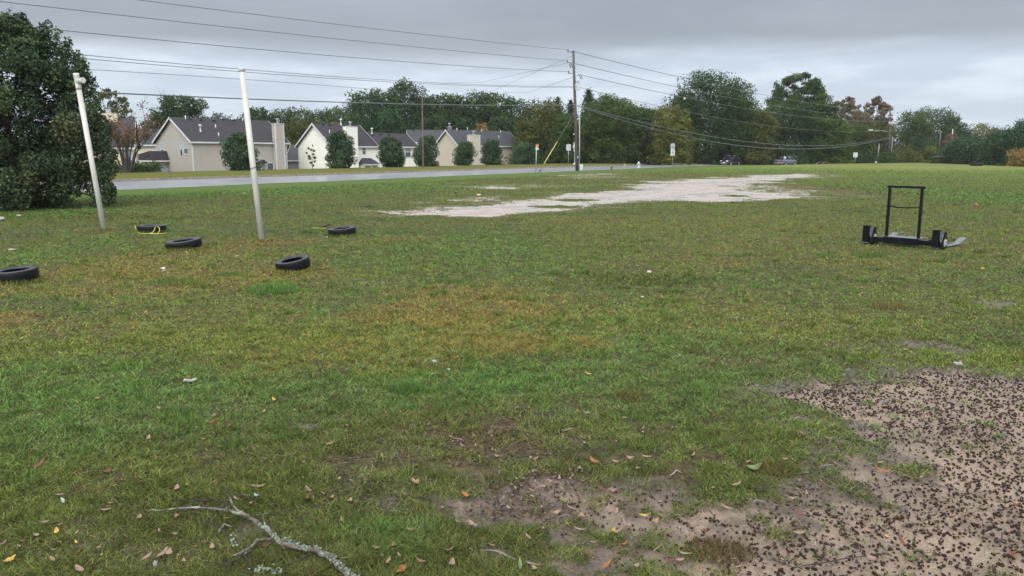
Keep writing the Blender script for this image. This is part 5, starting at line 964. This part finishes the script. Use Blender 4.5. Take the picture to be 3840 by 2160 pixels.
for a in ((8, 827, .11, WH, 'white_bottle', 'white rounded bottle end at the left edge under the big tree', 'bottle', 'bottle'), (48, 943, .13, WH, 'paper_scrap', 'white paper scrap left of the tee topped pipe', 'litter', 'flat'), (70, 812, .10, (.5, .53, .5), 'paper_scrap', 'grey white scrap at the foot of the big left tree', 'litter', 'flat'),
          (612, 1014, .075, (.6, .55, .48), 'paper_scrap', 'cream scrap between the left tyres and the capped pipe', 'litter', 'flat'), (618, 1022, .05, WH, 'paper_scrap', 'small white scrap just below the cream scrap', 'litter', 'flat'), (888, 962, .03, WH, 'white_pebble', 'white pebble left below the capped pipe', 'pebble', 'lump'), (699, 947, .03, WH, 'white_pebble', 'white pebble under the tilted left tyre', 'pebble', 'lump'),
          (1336, 1057, .05, WH, 'plastic_scrap', 'narrow white plastic chip right of the nearest tyre', 'litter', 'flat'), (1436, 1070, .04, WH, 'plastic_scrap', 'small white chip right of the narrow white chip', 'litter', 'flat'), (1226, 891, .03, WH, 'white_pebble', 'white pebble below the strapped tyre', 'pebble', 'lump'), (1795, 735, .12, (.45, .28, .2), 'orange_lump', 'pale orange lump beside the small puddle', 'debris', 'lump'),
          (2433, 1023, .05, PK, 'pale_stone', 'pale stone above the dark grass patch', 'stone', 'lump'), (2408, 1116, .03, WH, 'white_pebble', 'white pebble below the dark grass patch', 'pebble', 'lump'), (3660, 773, .10, (.20, .07, .05), 'brick_piece', 'dull red brick piece on the far right grass', 'brick', 'lump'), (3685, 1014, .05, (.6, .36, .05), 'yellow_leaf', 'yellow orange leaf on the right grass, farthest one', 'leaf', 'flat'),
          (3592, 1380, .055, WH, 'plastic_scrap', 'white scrap at the upper edge of the bare mud', 'litter', 'flat'), (1630, 1370, .035, WH, 'plastic_scrap', 'white scrap at the end of the dry grass patch', 'litter', 'flat'), (1682, 1388, .022, (.6, .58, .52), 'pale_stone', 'tiny pale stone below the dry grass patch', 'stone', 'lump'), (712, 1441, .07, (.40, .37, .33), 'flat_stone', 'flat grey stone set in the grass at left', 'stone', 'flat'),
          (1985, 1568, .022, WH, 'paper_scrap', 'crumpled white scrap on the brown thin turf', 'litter', 'lump'), (560, 1798, .022, (.16, .17, .19), 'grey_stone', 'small dark grey stone left of the fallen branch twigs', 'stone', 'lump'), (1766, 2062, .022, (.45, .46, .45), 'grey_stone', 'light grey stone below the small mud patch', 'stone', 'lump'), (586, 2138, .02, WH, 'shell_bit', 'white shell like bit at the bottom left', 'debris', 'flat'),
          (962, 1880, .02, (.45, .48, .55), 'grey_stone', 'bluish pale stone above the fallen branch', 'stone', 'flat'), (1785, 1993, .02, WH, 'plastic_ring', 'white curved scrap left of the small mud patch', 'litter', 'flat'), (238, 1900, .022, (.4, .42, .36), 'grey_stone', 'greenish grey stone in the left grass', 'stone', 'flat'), (915, 727, .2, (.5, .49, .44), 'paper_scrap', 'pale flat scrap near the road left of the capped pipe', 'litter', 'flat')): litter(*a)
# acorns: up to 300 nearest as individuals, the rest one object
def acorn_mesh():
    mb = MB(); r = .0095; mb.lathe([(0, -.011), (.004, -.0105), (r * .85, -.006), (r, 0), (r * .92, .006), (r * .6, .0105), (.002, .0128), (0, .014)], 10); b = len(mb.f)
    me = bpy.data.meshes.new('acorn'); me.from_pydata(mb.v, [], mb.f); me.polygons.foreach_set('use_smooth', [True] * len(mb.f)); me.materials.append(mat('acorn_shell', (.022, .009, .008), .4, 60, .5, spec=.2)); me.materials.append(mat('acorn_scar', (.30, .19, .13), .7, 60, .2))
    for p in me.polygons: p.material_index = 1 if p.center.z < -.0085 else 0
    return me
def acorns():
    me = acorn_mesh(); n = 92000; py = rng.uniform(1300, 2260, n); px = rng.uniform(1500, 5100, n); pts = np.array([G(a, b)[:2] for a, b in zip(px, py)]); x, y = pts.T; mud, _ = masks(x, y); cl = vnoise(x, y, 3.2, 111, 3)
    inA = inside(x, y, MUD[0]); R = sstep(1750, 2900, px); dens = mud * np.where(inA, 1., .10) * (.25 + .75 * R) * (.35 + .65 * sstep(.3, .6, cl + .1 * R)) * 1.3
    dens = np.maximum(dens, .05 * sstep(2300, 3000, px) * sstep(1300, 1400, py)); area = (y ** 1.0) ** 3 / 14.                  # uniform in pixels -> weight to uniform on the ground
    keep = rng.random(n) < np.clip(dens * area * .037, 0, 1); x, y, px, py = x[keep], y[keep], px[keep], py[keep]; o = np.argsort(np.hypot(x, y)); x, y, px, py = x[o], y[o], px[o], py[o]
    vis = (px > 0) & (px < 3845) & (py < 2165); idx = np.where(vis)[0][:300]; rest = np.setdiff1d(np.arange(len(x)), idx); z = zground(x, y) + (vnoise(x, y, .9, 81, 3) - .5) * .05 + (vnoise(x, y, 9, 83, 3) - .5) * .02 - .012 + rng.uniform(.000, .007, len(x))
    rot = [Matrix.Rotation(a, 3, 'Z') @ Matrix.Rotation(b, 3, 'X') for a, b in zip(rng.uniform(0, 6.28, len(x)), rng.uniform(.7, 2.4, len(x)))]; sc = rng.uniform(.40, .86, len(x))
    for i in idx:
        a = bpy.data.objects.new('acorn', me); COL.objects.link(a); a.matrix_world = Matrix.Translation((x[i], y[i], z[i])) @ rot[i].to_4x4() @ Matrix.Scale(sc[i], 4); tag(a, 'small dark brown acorn lying loose on the wet bare mud in front', 'acorn', 'acorns scattered on the mud')
    v0 = np.array([v.co[:] for v in me.vertices]); f0 = [tuple(p.vertices) for p in me.polygons]; quads = np.array([f if len(f) == 4 else f + (f[-1],) for f in f0]); V = []; Fq = []
    for k, i in enumerate(rest): V.append(v0 @ np.array(rot[i]).T * sc[i] + np.array([x[i], y[i], z[i]])); Fq.append(quads + k * len(v0))
    V = np.concatenate(V); Fq = np.concatenate(Fq); m2 = np_mesh('acorns', V, Fq); ob = link_mesh('scattered_acorns', m2, list(me.materials), None, True); m2.polygons.foreach_set('material_index', np.tile([p.material_index for p in me.polygons], len(rest))); tag(ob, kind='stuff'); ob['label'] = 'many more small dark acorns scattered over the mud'
    print('acorns', len(idx), len(rest))
acorns()
def leaf_mesh(w, L, curl, seed):
    r = random.Random(seed); V = []; n = 7
    for i in range(n + 1):
        u = i / n; ww = w * math.sin(math.pi * min(1, u * .96 + .02)) ** .8; z = curl * L * (u - .5) ** 2 * 4 + r.uniform(-.002, .002)
        V += [((u - .5) * L, -ww, z + curl * ww * 1.3), ((u - .5) * L, 0, z - .001), ((u - .5) * L, ww, z + curl * ww * 1.3 + r.uniform(-.002, .002))]
    return V, [(i * 3 + k, i * 3 + k + 1, i * 3 + k + 4, i * 3 + k + 3) for i in range(n) for k in (0, 1)]
def fallen_leaves():
    kinds = [('tan', (.235, .155, .095), 'dry tan leaf lying on the short grass', .52), ('pinkish', (.21, .13, .10), 'pinkish brown curled leaf lying on the ground', .32), ('yellow', (.40, .25, .045), 'bright yellow fallen leaf on the grass', .02), ('rust', (.12, .038, .018), 'dark rust red fallen leaf on the grass', .07), ('orange', (.25, .095, .022), 'orange brown fallen leaf on the grass', .04), ('green', (.11, .15, .055), 'pale green fallen leaf on the mud', .03)]
    protos = []
    for k, (nm, c, lab, pr) in enumerate(kinds):
        m = mat('leaf_' + nm, c, .5, 40, .25)
        for j in range(3): V, Fc = leaf_mesh((.011, .014, .009)[j] * (1.35 if nm in ('rust', 'orange') else 1), (.062, .055, .075)[j], (.12, .3, .2)[j], k * 7 + j); me = bpy.data.meshes.new('fallen_leaf'); me.from_pydata(V, [], Fc); me.materials.append(m); me.polygons.foreach_set('use_smooth', [True] * len(Fc)); protos.append((k, me))
    spots = [(38, 2120, 2, 1.25), (215, 2010, 2, .9), (140, 2022, 0, 1), (220, 1870, 0, 1.15), (285, 2055, 2, .95), (145, 1757, 3, 1.3), (400, 1782, 3, 1.6), (365, 1505, 2, .8), (770, 1658, 2, 1.0), (905, 1660, 3, 1.1), (860, 1607, 4, .8), (970, 1605, 3, .8), (2230, 1745, 4, 1.5), (2205, 1410, 2, 1.0), (2830, 1770, 5, 2.0), (2110, 1895, 5, 1.6), (2420, 1947, 2, 1), (1032, 1512, 2, 1.5), (1150, 1265, 4, 1.2), (1415, 1318, 3, 1.2), (1710, 1350, 4, 1.3), (1320, 1377, 4, 1.1), (1512, 1345, 3, 1), (700, 1836, 2, 1.0), (665, 1848, 0, 1.2), (965, 1838, 0, 1.3), (860, 1382, 3, 1.1), (708, 1425, 3, 1), (650, 1432, 3, 1), (1240, 1885, 0, 1.2), (1150, 1884, 3, 1.1), (2300, 2005, 2, .9), (1505, 2155, 4, 1.6), (1480, 2065, 0, 1), (300, 2150, 1, 1.3), (1000, 2060, 3, .9), (3310, 1780, 4, 1.3), (3400, 1320, 0, 1.2), (1540, 2000, 0, 1.), (1280, 1970, 0, 1.2), (610, 2090, 1, 1.3)]
    n = 190
    while len(spots) < 41 + n:
        px, py = rng.uniform(0, 3840), 1150 + 1010 * rng.random() ** .8
        w = 1.0 if (1400 < px < 3000 and py > 1600) else (.55 if py > 1550 else .3)
        if rng.random() < w: spots.append((px, py, rng.choice(6, p=[k[3] for k in kinds]), rng.uniform(.6, 1.15)))
    for px, py, k, s in spots:
        x, y = px_world(px, py); z = float(zground(x, y)) + .016; me = protos[int(k) * 3 + rng.integers(3)][1]; o = bpy.data.objects.new('fallen_leaf', me); COL.objects.link(o)
        o.location = (x, y, z + .005); o.rotation_euler = (rng.uniform(-.3, .3), rng.uniform(-.3, .3), rng.uniform(0, 6.28)); s *= .85; o.scale = (s, s, s); tag(o, kinds[int(k)][2], 'leaf', 'fallen %s leaves' % kinds[int(k)][0])
fallen_leaves()
def bits():
    n = 125000; py = rng.uniform(1250, 2230, n); px = rng.uniform(-300, 4900, n); k = ray(0, 0); up = (1080 - py) / F; q = (0 - H) / (-SP + up * CP); x = (px - 1920) / F * q; y = (CP + up * SP) * q; mud, _ = masks(x, y); cl = vnoise(x, y, 2.5, 131, 4)
    p = (.10 + .9 * np.clip(mud * 1.3, 0, 1)) * sstep(.3, .65, cl) * (y / 6) ** 1.6 * .45 + .35 * sstep(700, 1500, px) * sstep(3000, 2000, px) * sstep(1450, 1700, py) * sstep(.4, .6, cl); kp = rng.random(n) < p; x, y = x[kp], y[kp]; m = len(x)
    z = zground(x, y) + (vnoise(x, y, .9, 81, 3) - .5) * .05 + (vnoise(x, y, 9, 83, 3) - .5) * .02 + rng.uniform(0, .012, m)
    C = np.array([(.055, .036, .028), (.03, .02, .018), (.20, .135, .09), (.13, .07, .045), (.26, .19, .12)])[rng.choice(5, m, p=[.32, .28, .16, .16, .08])] * rng.uniform(.6, 1.3, (m, 1)); V, C = leaves(np.c_[x, y, z], rng.normal(0, .4, (m, 3)) + np.array([0, 0, 1.]), .022, C, .45)
    tag(link_mesh('leaf_litter', cloud_mesh('leaf_litter', V, C), M_LITTER), kind='stuff')
bits()
def twigs():
    spots = [(2480, 1440, 2610, 1447), (2590, 1562, 2660, 1580), (1605, 1605, 1680, 1590), (1690, 1655, 1740, 1662), (3010, 2130, 3300, 2085), (3180, 1930, 3205, 1965), (3190, 2055, 3225, 2080), (2990, 1915, 3060, 1950), (2830, 1850, 2870, 1850), (1340, 2020, 1380, 1985), (1305, 1900, 1365, 1865), (820, 2005, 870, 1985), (250, 1620, 285, 1605), (345, 1592, 370, 1590), (3120, 1460, 3220, 1445), (3590, 1440, 3680, 1430), (3320, 1560, 3400, 1545), (1800, 2075, 1940, 2110)]
    while len(spots) < 70:
        px, py = rng.uniform(1500, 3800), rng.uniform(1500, 2150); d = rng.uniform(15, 60)
        if masks(*[np.array([v]) for v in px_world(px, py)])[0][0] > .3: spots.append((px, py, px + d, py + rng.uniform(-.25, .25) * d))
    ms = [mat('twig_dark', (.035, .026, .022), .7, 20, .3), mat('twig_grey', (.17, .14, .12), .8, 20, .3)]
    for i, (a, b, c, d) in enumerate(spots):
        p = np.array([*px_world(a, b), .012]); q = np.array([*px_world(c, d), .012]); m = (p + q) / 2 + np.array([rng.normal(0, .015), rng.normal(0, .015), .012]); r = (.004, .0028, .006)[i % 3]
        mb = MB().tube([p, p * .5 + m * .5 + rng.normal(0, .003, 3), m, q * .5 + m * .5 + rng.normal(0, .003, 3), q], [r, r * .95, r * .9, r * .8, r * .5], 6)
        if i % 4 == 0: mb.tube([m, m + np.array([rng.normal(0, .04), .03, .02])], r * .5, 5)
        tag(mb.build('twig', ms[i % 2]), ('thin dark broken twig lying on the ground', 'thin grey broken twig lying on the ground')[i % 2], 'twig', ('dark twigs on the ground', 'grey twigs on the ground')[i % 2])
twigs()
# lichen covered fallen branch
def lichen_bark():
    t = NT('lichen_bark'); v = t.pos(); a = t.noise(v, 34, 5, .65); b = t.noise(v, 14, 4, .6); c = t.mix(t.ramp(a, .35, .65), (.060, .046, .038), (.17, .145, .125)); c = t.mix(t.ramp(b, .52, .62), c, (.22, .26, .20)); return t.fin(t.bsdf(c, .85, .2, 0, t.bump(a, .8, .01)))
M_LICH = lichen_bark(); M_TWIG = mat('wet_twig', (.030, .023, .020), .6, 30, .4)
def branch():
    root = thing('fallen_branch', 'lichen covered forked fallen branch lying in the front grass', 'branch', (*px_world(1010, 2030), 0)); R = np.array(root.location)
    def P(px, py, h=.0): x, y = px_world(px, py); g = np.array([x, y, 0]); c = np.array([0, 0, H]); g = g + (c - g) * (h / H); return g + np.array([0, 0, .014]) - R
    def limb(pts, r0, r1, m, nm, n=9):
        Q = [P(*p) for p in pts]; S_ = []
        for i in range(len(Q) - 1):
            for u in (0, .33, .66): S_.append(Q[i] * (1 - u) + Q[i + 1] * u + rng.normal(0, r0 * .16, 3))
        S_.append(Q[-1]); k = len(S_); MB().tube(S_, [r0 + (r1 - r0) * i / (k - 1) * (1 + .0) + r0 * .14 * math.sin(i * 2.3) for i in range(k)], n).build(nm, m, root)
    limb([(1345, 2200, .0), (1290, 2145, .02), (1240, 2105, .03), (1190, 2078, .035), (1130, 2065, .03), (1070, 2055, .035), (1020, 2015, .04), (985, 1985, .04), (950, 1958, .045), (910, 1938, .05)], .0155, .0085, M_LICH, 'main_limb', 10)
    limb([(910, 1938, .05), (860, 1926, .05), (800, 1918, .06), (740, 1912, .055), (680, 1914, .05), (620, 1921, .03), (545, 1923, .02)], .0085, .0016, M_LICH, 'side_limb')
    limb([(930, 1948, .05), (885, 1918, .06), (868, 1890, .10), (855, 1862, .13)], .0075, .003, M_LICH, 'side_limb'); limb([(1015, 2032, .04), (965, 2036, .045), (940, 2062, .04), (905, 2085, .03), (870, 2095, .02)], .008, .003, M_LICH, 'side_limb')
    limb([(1005, 2006, .04), (992, 1970, .06), (986, 1935, .08)], .0038, .0018, M_LICH, 'side_limb', 6)
    for pts in ([(790, 1916, .06), (740, 1895, .06), (680, 1885, .05), (620, 1866, .04)], [(780, 1888, .05), (720, 1884, .05), (690, 1905, .04), (668, 1935, .01)], [(800, 1880, .05), (745, 1888, .045), (700, 1900, .04)], [(760, 1915, .05), (700, 1925, .03), (640, 1920, .03)], [(905, 2086, .03), (940, 2120, .03), (955, 2160, .01)], [(880, 2110, .02), (850, 2150, .02), (830, 2180, 0)], [(940, 2080, .02), (890, 2110, .03), (840, 2125, .02), (770, 2118, .01)], [(870, 1890, .1), (880, 1850, .1), (838, 1835, .07), (800, 1832, .06)], [(840, 1910, .06), (845, 1860, .1), (830, 1842, .1)], [(820, 1918, .05), (780, 1965, .02), (740, 1990, .01)], [(770, 1960, .02), (830, 1990, .02), (870, 2030, .01)], [(990, 2150, .02), (960, 2155, .03), (880, 2152, .02)], [(945, 1948, .05), (1010, 1940, .02), (1070, 1900, .01)], [(1240, 2095, .03), (1292, 2100, .02)], [(905, 1868, .02), (940, 1872, .03), (985, 1868, .03), (1022, 1846, .02)], [(860, 1930, .05), (850, 1900, .08), (825, 1880, .1)], [(1190, 2078, .03), (1030, 2150, .0), (980, 2165, 0)]): limb(pts, .0036, .0012, M_TWIG, 'twig', 5)
    Vv = []; Cc = []                                         # leafy lichen flakes
    for (a, b), (c, d), n in (((1130, 2062), (1020, 2030), 60), ((1340, 2190), (1200, 2080), 90), ((985, 1990), (965, 1970), 25), ((1060, 2160), (950, 2152), 60), ((880, 2060), (870, 2030), 22), ((900, 1935), (820, 1920), 20), ((1190, 2075), (1130, 2062), 30)):
        u = rng.random(n); pts = np.array([P(a + (c - a) * q + rng.normal(0, 7), b + (d - b) * q + rng.normal(0, 5), .035) for q in u]); pts[:, 2] += rng.uniform(0, .02, n); V, C = leaves(pts, rng.normal(size=pts.shape) + np.array([0, -.4, .7]), .013, np.array([.21, .25, .19]) * rng.uniform(.6, 1.2, (n, 1)), .9); Vv.append(V); Cc.append(C)
    link_mesh('lichen', cloud_mesh('lichen', np.concatenate(Vv), np.concatenate(Cc)), M_LITTER, root)['kind'] = 'stuff'
branch()
def twig_branch():
    root = thing('small_dead_branch', 'small forked dead twig branch sticking up from the middle grass', 'branch', (*px_world(1175, 1395), 0)); R = np.array(root.location)
    def P(px, py, h): x, y = px_world(px, py); g = np.array([x, y, 0]); return g + (np.array([0, 0, H]) - g) * (h / H) + np.array([0, 0, .012]) - R
    for pts, r in (([(1230, 1416, 0), (1200, 1395, .04), (1165, 1398, .04), (1115, 1408, .02)], .005), ([(1205, 1398, .04), (1190, 1375, .08), (1165, 1360, .12)], .004), ([(1205, 1392, .05), (1212, 1370, .10), (1216, 1335, .16), (1205, 1300, .20)], .0032), ([(1190, 1378, .1), (1180, 1365, .12), (1172, 1350, .15)], .0025), ([(1195, 1380, .08), (1187, 1360, .12), (1182, 1345, .15)], .0022)): MB().tube([P(*p) for p in pts], [r, r * .8, r * .6, r * .35][:len(pts)], 6).build('stem', M_TWIG, root)
twig_branch()
# tufts of taller grass
def tuft(px, py, w, h, n, c, lab):
    X, Y = px_world(px, py); r = np.sqrt(rng.random(n)) * w; a = rng.uniform(0, 6.28, n); x = X + r * np.cos(a); y = Y + r * .8 * np.sin(a); hh = h * rng.uniform(.5, 1.1, n) * (1 - .4 * r / w)
    V, C = blades(x, y, hh, np.full(n, .004 * max(1, Y / 4.5)), np.array(c) * rng.uniform(.6, 1.45, (n, 1)), .75); tag(link_mesh('grass_tuft', cloud_mesh('grass_tuft', V, C), M_BLADE), lab, 'grass tuft', 'taller tufts in the lawn')
GN = (.085, .135, .034); OLT = (.13, .105, .04)
for a in ((1030, 1092, .36, .15, 900, (.10, .17, .045), 'largest lush green tuft, below the nearest tyre'), (855, 1030, .22, .07, 400, GN, 'small green tuft left of the nearest tyre'), (640, 1058, .36, .07, 500, GN, 'flat green tuft below the cream scrap'), (1690, 1055, .22, .07, 300, GN, 'small green tuft right of the white plastic chips'), (1525, 1470, .12, .12, 260, (.075, .14, .04), 'small upright green tuft at the end of the dry grass'), (680, 1565, .12, .10, 220, GN, 'small green tuft in the left foreground lawn'),
          (865, 1680, .10, .09, 220, GN, 'green tuft beside a yellow leaf'), (1045, 1620, .07, .10, 120, GN, 'thin green tuft at the bare brown spot'), (1490, 2040, .36, .06, 1100, (.085, .135, .03), 'broad lush tuft right of the fallen branch'), (2360, 1490, .13, .06, 500, OLT, 'brown green tuft above the small mud patch'), (2900, 1765, .13, .055, 700, (.12, .095, .035), 'brown mossy tuft between the two mud areas'), (2700, 2070, .16, .055, 800, (.10, .075, .03), 'dark brown mossy tuft at the bottom of the mud'),
          (3305, 1655, .05, .03, 60, GN, 'small green weed on the mud, right of the grass tongue'), (3635, 1680, .05, .05, 70, GN, 'upright green weed on the right mud'), (2990, 1520, .05, .03, 60, GN, 'small green weed at the left end of the mud'), (3260, 1512, .06, .03, 70, GN, 'small green weed at the top of the mud'), (3700, 1590, .07, .04, 90, GN, 'green weed near the right frame edge on mud'), (3400, 2118, .2, .0, 1, GN, None), (2420, 1680, .14, .04, 260, GN, 'green broad weed in the thin turf'), (2510, 1650, .1, .03, 160, GN, 'small green weed right of the broad one'),
          (3600, 960, .5, .09, 300, GN, 'green tuft below the push sled runner'), (3260, 960, .3, .12, 220, GN, 'green tuft below the left sled socket'), (3100, 965, .25, .10, 120, GN, 'green tuft left of the push sled'), (3330, 1155, .22, .09, 300, OLT, 'olive tuft in the right field')):
    if a[-1]: tuft(*a)
# ------------------------------------------------------------------ distant hill
def hill():
    xs = np.linspace(260, 900, 60); V = []
    for k, (yy, s) in enumerate(((560, 0.), (640, .6), (700, 1.), (820, .5), (900, 0))):
        for x in xs: V.append((x, yy, -4 + s * (12 + 26 * sstep(380, 520, x) + 1.8 * float(vnoise(np.array([x]), np.array([yy]), .05, 3, 4)[0]))))
    n = len(xs); i = np.arange(n - 1); Fc = np.concatenate([np.stack([k * n + i, k * n + i + 1, (k + 1) * n + i + 1, (k + 1) * n + i], -1) for k in range(4)])
    tag(link_mesh('hill', np_mesh('hill', np.array(V), Fc), mat('wooded_hill', (.085, .09, .06), .9, .03, .4, c2=(.15, .10, .06), bump=1., bscale=.2), smooth=True), kind='structure')
hill()
# ------------------------------------------------------------------ sky, sun, haze
SUN_EL, SUN_AZ = math.radians(42), math.radians(195)
def sky():
    w = bpy.data.worlds.new('World'); SC.world = w; w.use_nodes = True; nt = w.node_tree; nt.nodes.clear(); T = NT.__new__(NT); T.t = nt
    out = nt.nodes.new('ShaderNodeOutputWorld'); bg = nt.nodes.new('ShaderNodeBackground'); st = nt.nodes.new('ShaderNodeTexSky'); st.sky_type = 'NISHITA'; st.sun_disc = False; st.sun_elevation = SUN_EL; st.sun_rotation = SUN_AZ; st.air_density = 1.0; st.dust_density = 2.0
    tc = nt.nodes.new('ShaderNodeTexCoord'); nrm = T.n('ShaderNodeVectorMath'); nrm.operation = 'NORMALIZE'; T.l(tc.outputs['Generated'], nrm.inputs[0]); sx = T.n('ShaderNodeSeparateXYZ'); T.l(nrm.outputs[0], sx.inputs[0]); z = sx.outputs[2]
    mp = T.n('ShaderNodeMapping'); mp.inputs['Scale'].default_value = (3, 3, 15); T.l(nrm.outputs[0], mp.inputs['Vector']); mq = T.n('ShaderNodeMapping'); mq.inputs['Scale'].default_value = (6, 6, 34); T.l(nrm.outputs[0], mq.inputs['Vector'])
    n1 = T.noise(mp.outputs[0], 1.0, 5, .55); n2 = T.noise(mq.outputs[0], 1.0, 5, .55)
    zz = T.math('ADD', z, T.math('ADD', T.math('MULTIPLY', T.math('SUBTRACT', n1, .5), .075), T.math('MULTIPLY', sx.outputs[0], .0)))
    deck = T.ramp(zz, .098, .136)
    band = T.mix(T.ramp(n2, .38, .66), (5.0, 5.7, 6.6), (6.4, 7.1, 8.0)); dark = T.mix(T.ramp(n1, .3, .7), (2.85, 3.25, 3.75), (3.5, 3.9, 4.45))
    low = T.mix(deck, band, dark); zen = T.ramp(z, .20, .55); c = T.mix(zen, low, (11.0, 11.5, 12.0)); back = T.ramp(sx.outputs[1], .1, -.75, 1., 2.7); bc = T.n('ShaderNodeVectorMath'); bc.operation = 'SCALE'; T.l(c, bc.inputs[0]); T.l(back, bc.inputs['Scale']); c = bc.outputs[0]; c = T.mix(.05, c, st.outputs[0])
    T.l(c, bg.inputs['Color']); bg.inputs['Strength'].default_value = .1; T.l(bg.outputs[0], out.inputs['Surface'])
    s = bpy.data.lights.new('sun', 'SUN'); s.energy = 1.3; s.angle = math.radians(35); s.color = (1, .96, .9); o = bpy.data.objects.new('sun', s); COL.objects.link(o); d = Vector((math.sin(SUN_AZ) * math.cos(SUN_EL), math.cos(SUN_AZ) * math.cos(SUN_EL), math.sin(SUN_EL))); o.rotation_euler = d.to_track_quat('Z', 'Y').to_euler(); o.location = d * 50
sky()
def haze():
    mb = MB().box((-420, -40, -9), (960, 960, 45)); t = NT('haze'); v = t.n('ShaderNodeVolumePrincipled'); v.inputs['Color'].default_value = (.86, .91, .97, 1); v.inputs['Density'].default_value = .00014; v.inputs['Anisotropy'].default_value = .2
    t.l(v.outputs[0], t.out.inputs['Volume']); tag(mb.build('haze', t.m), kind='stuff')
haze()
SC.view_settings.view_transform = 'Standard'; SC.view_settings.look = 'None'; SC.view_settings.exposure = 0.3; SC.view_settings.gamma = 1; SC.view_settings.use_curve_mapping = False
cy = SC.cycles; cy.max_bounces = 6; cy.diffuse_bounces = 3; cy.glossy_bounces = 3; cy.transmission_bounces = 3; cy.volume_bounces = 1; cy.transparent_max_bounces = 4; cy.use_denoising = True; cy.caustics_reflective = False; cy.caustics_refractive = False
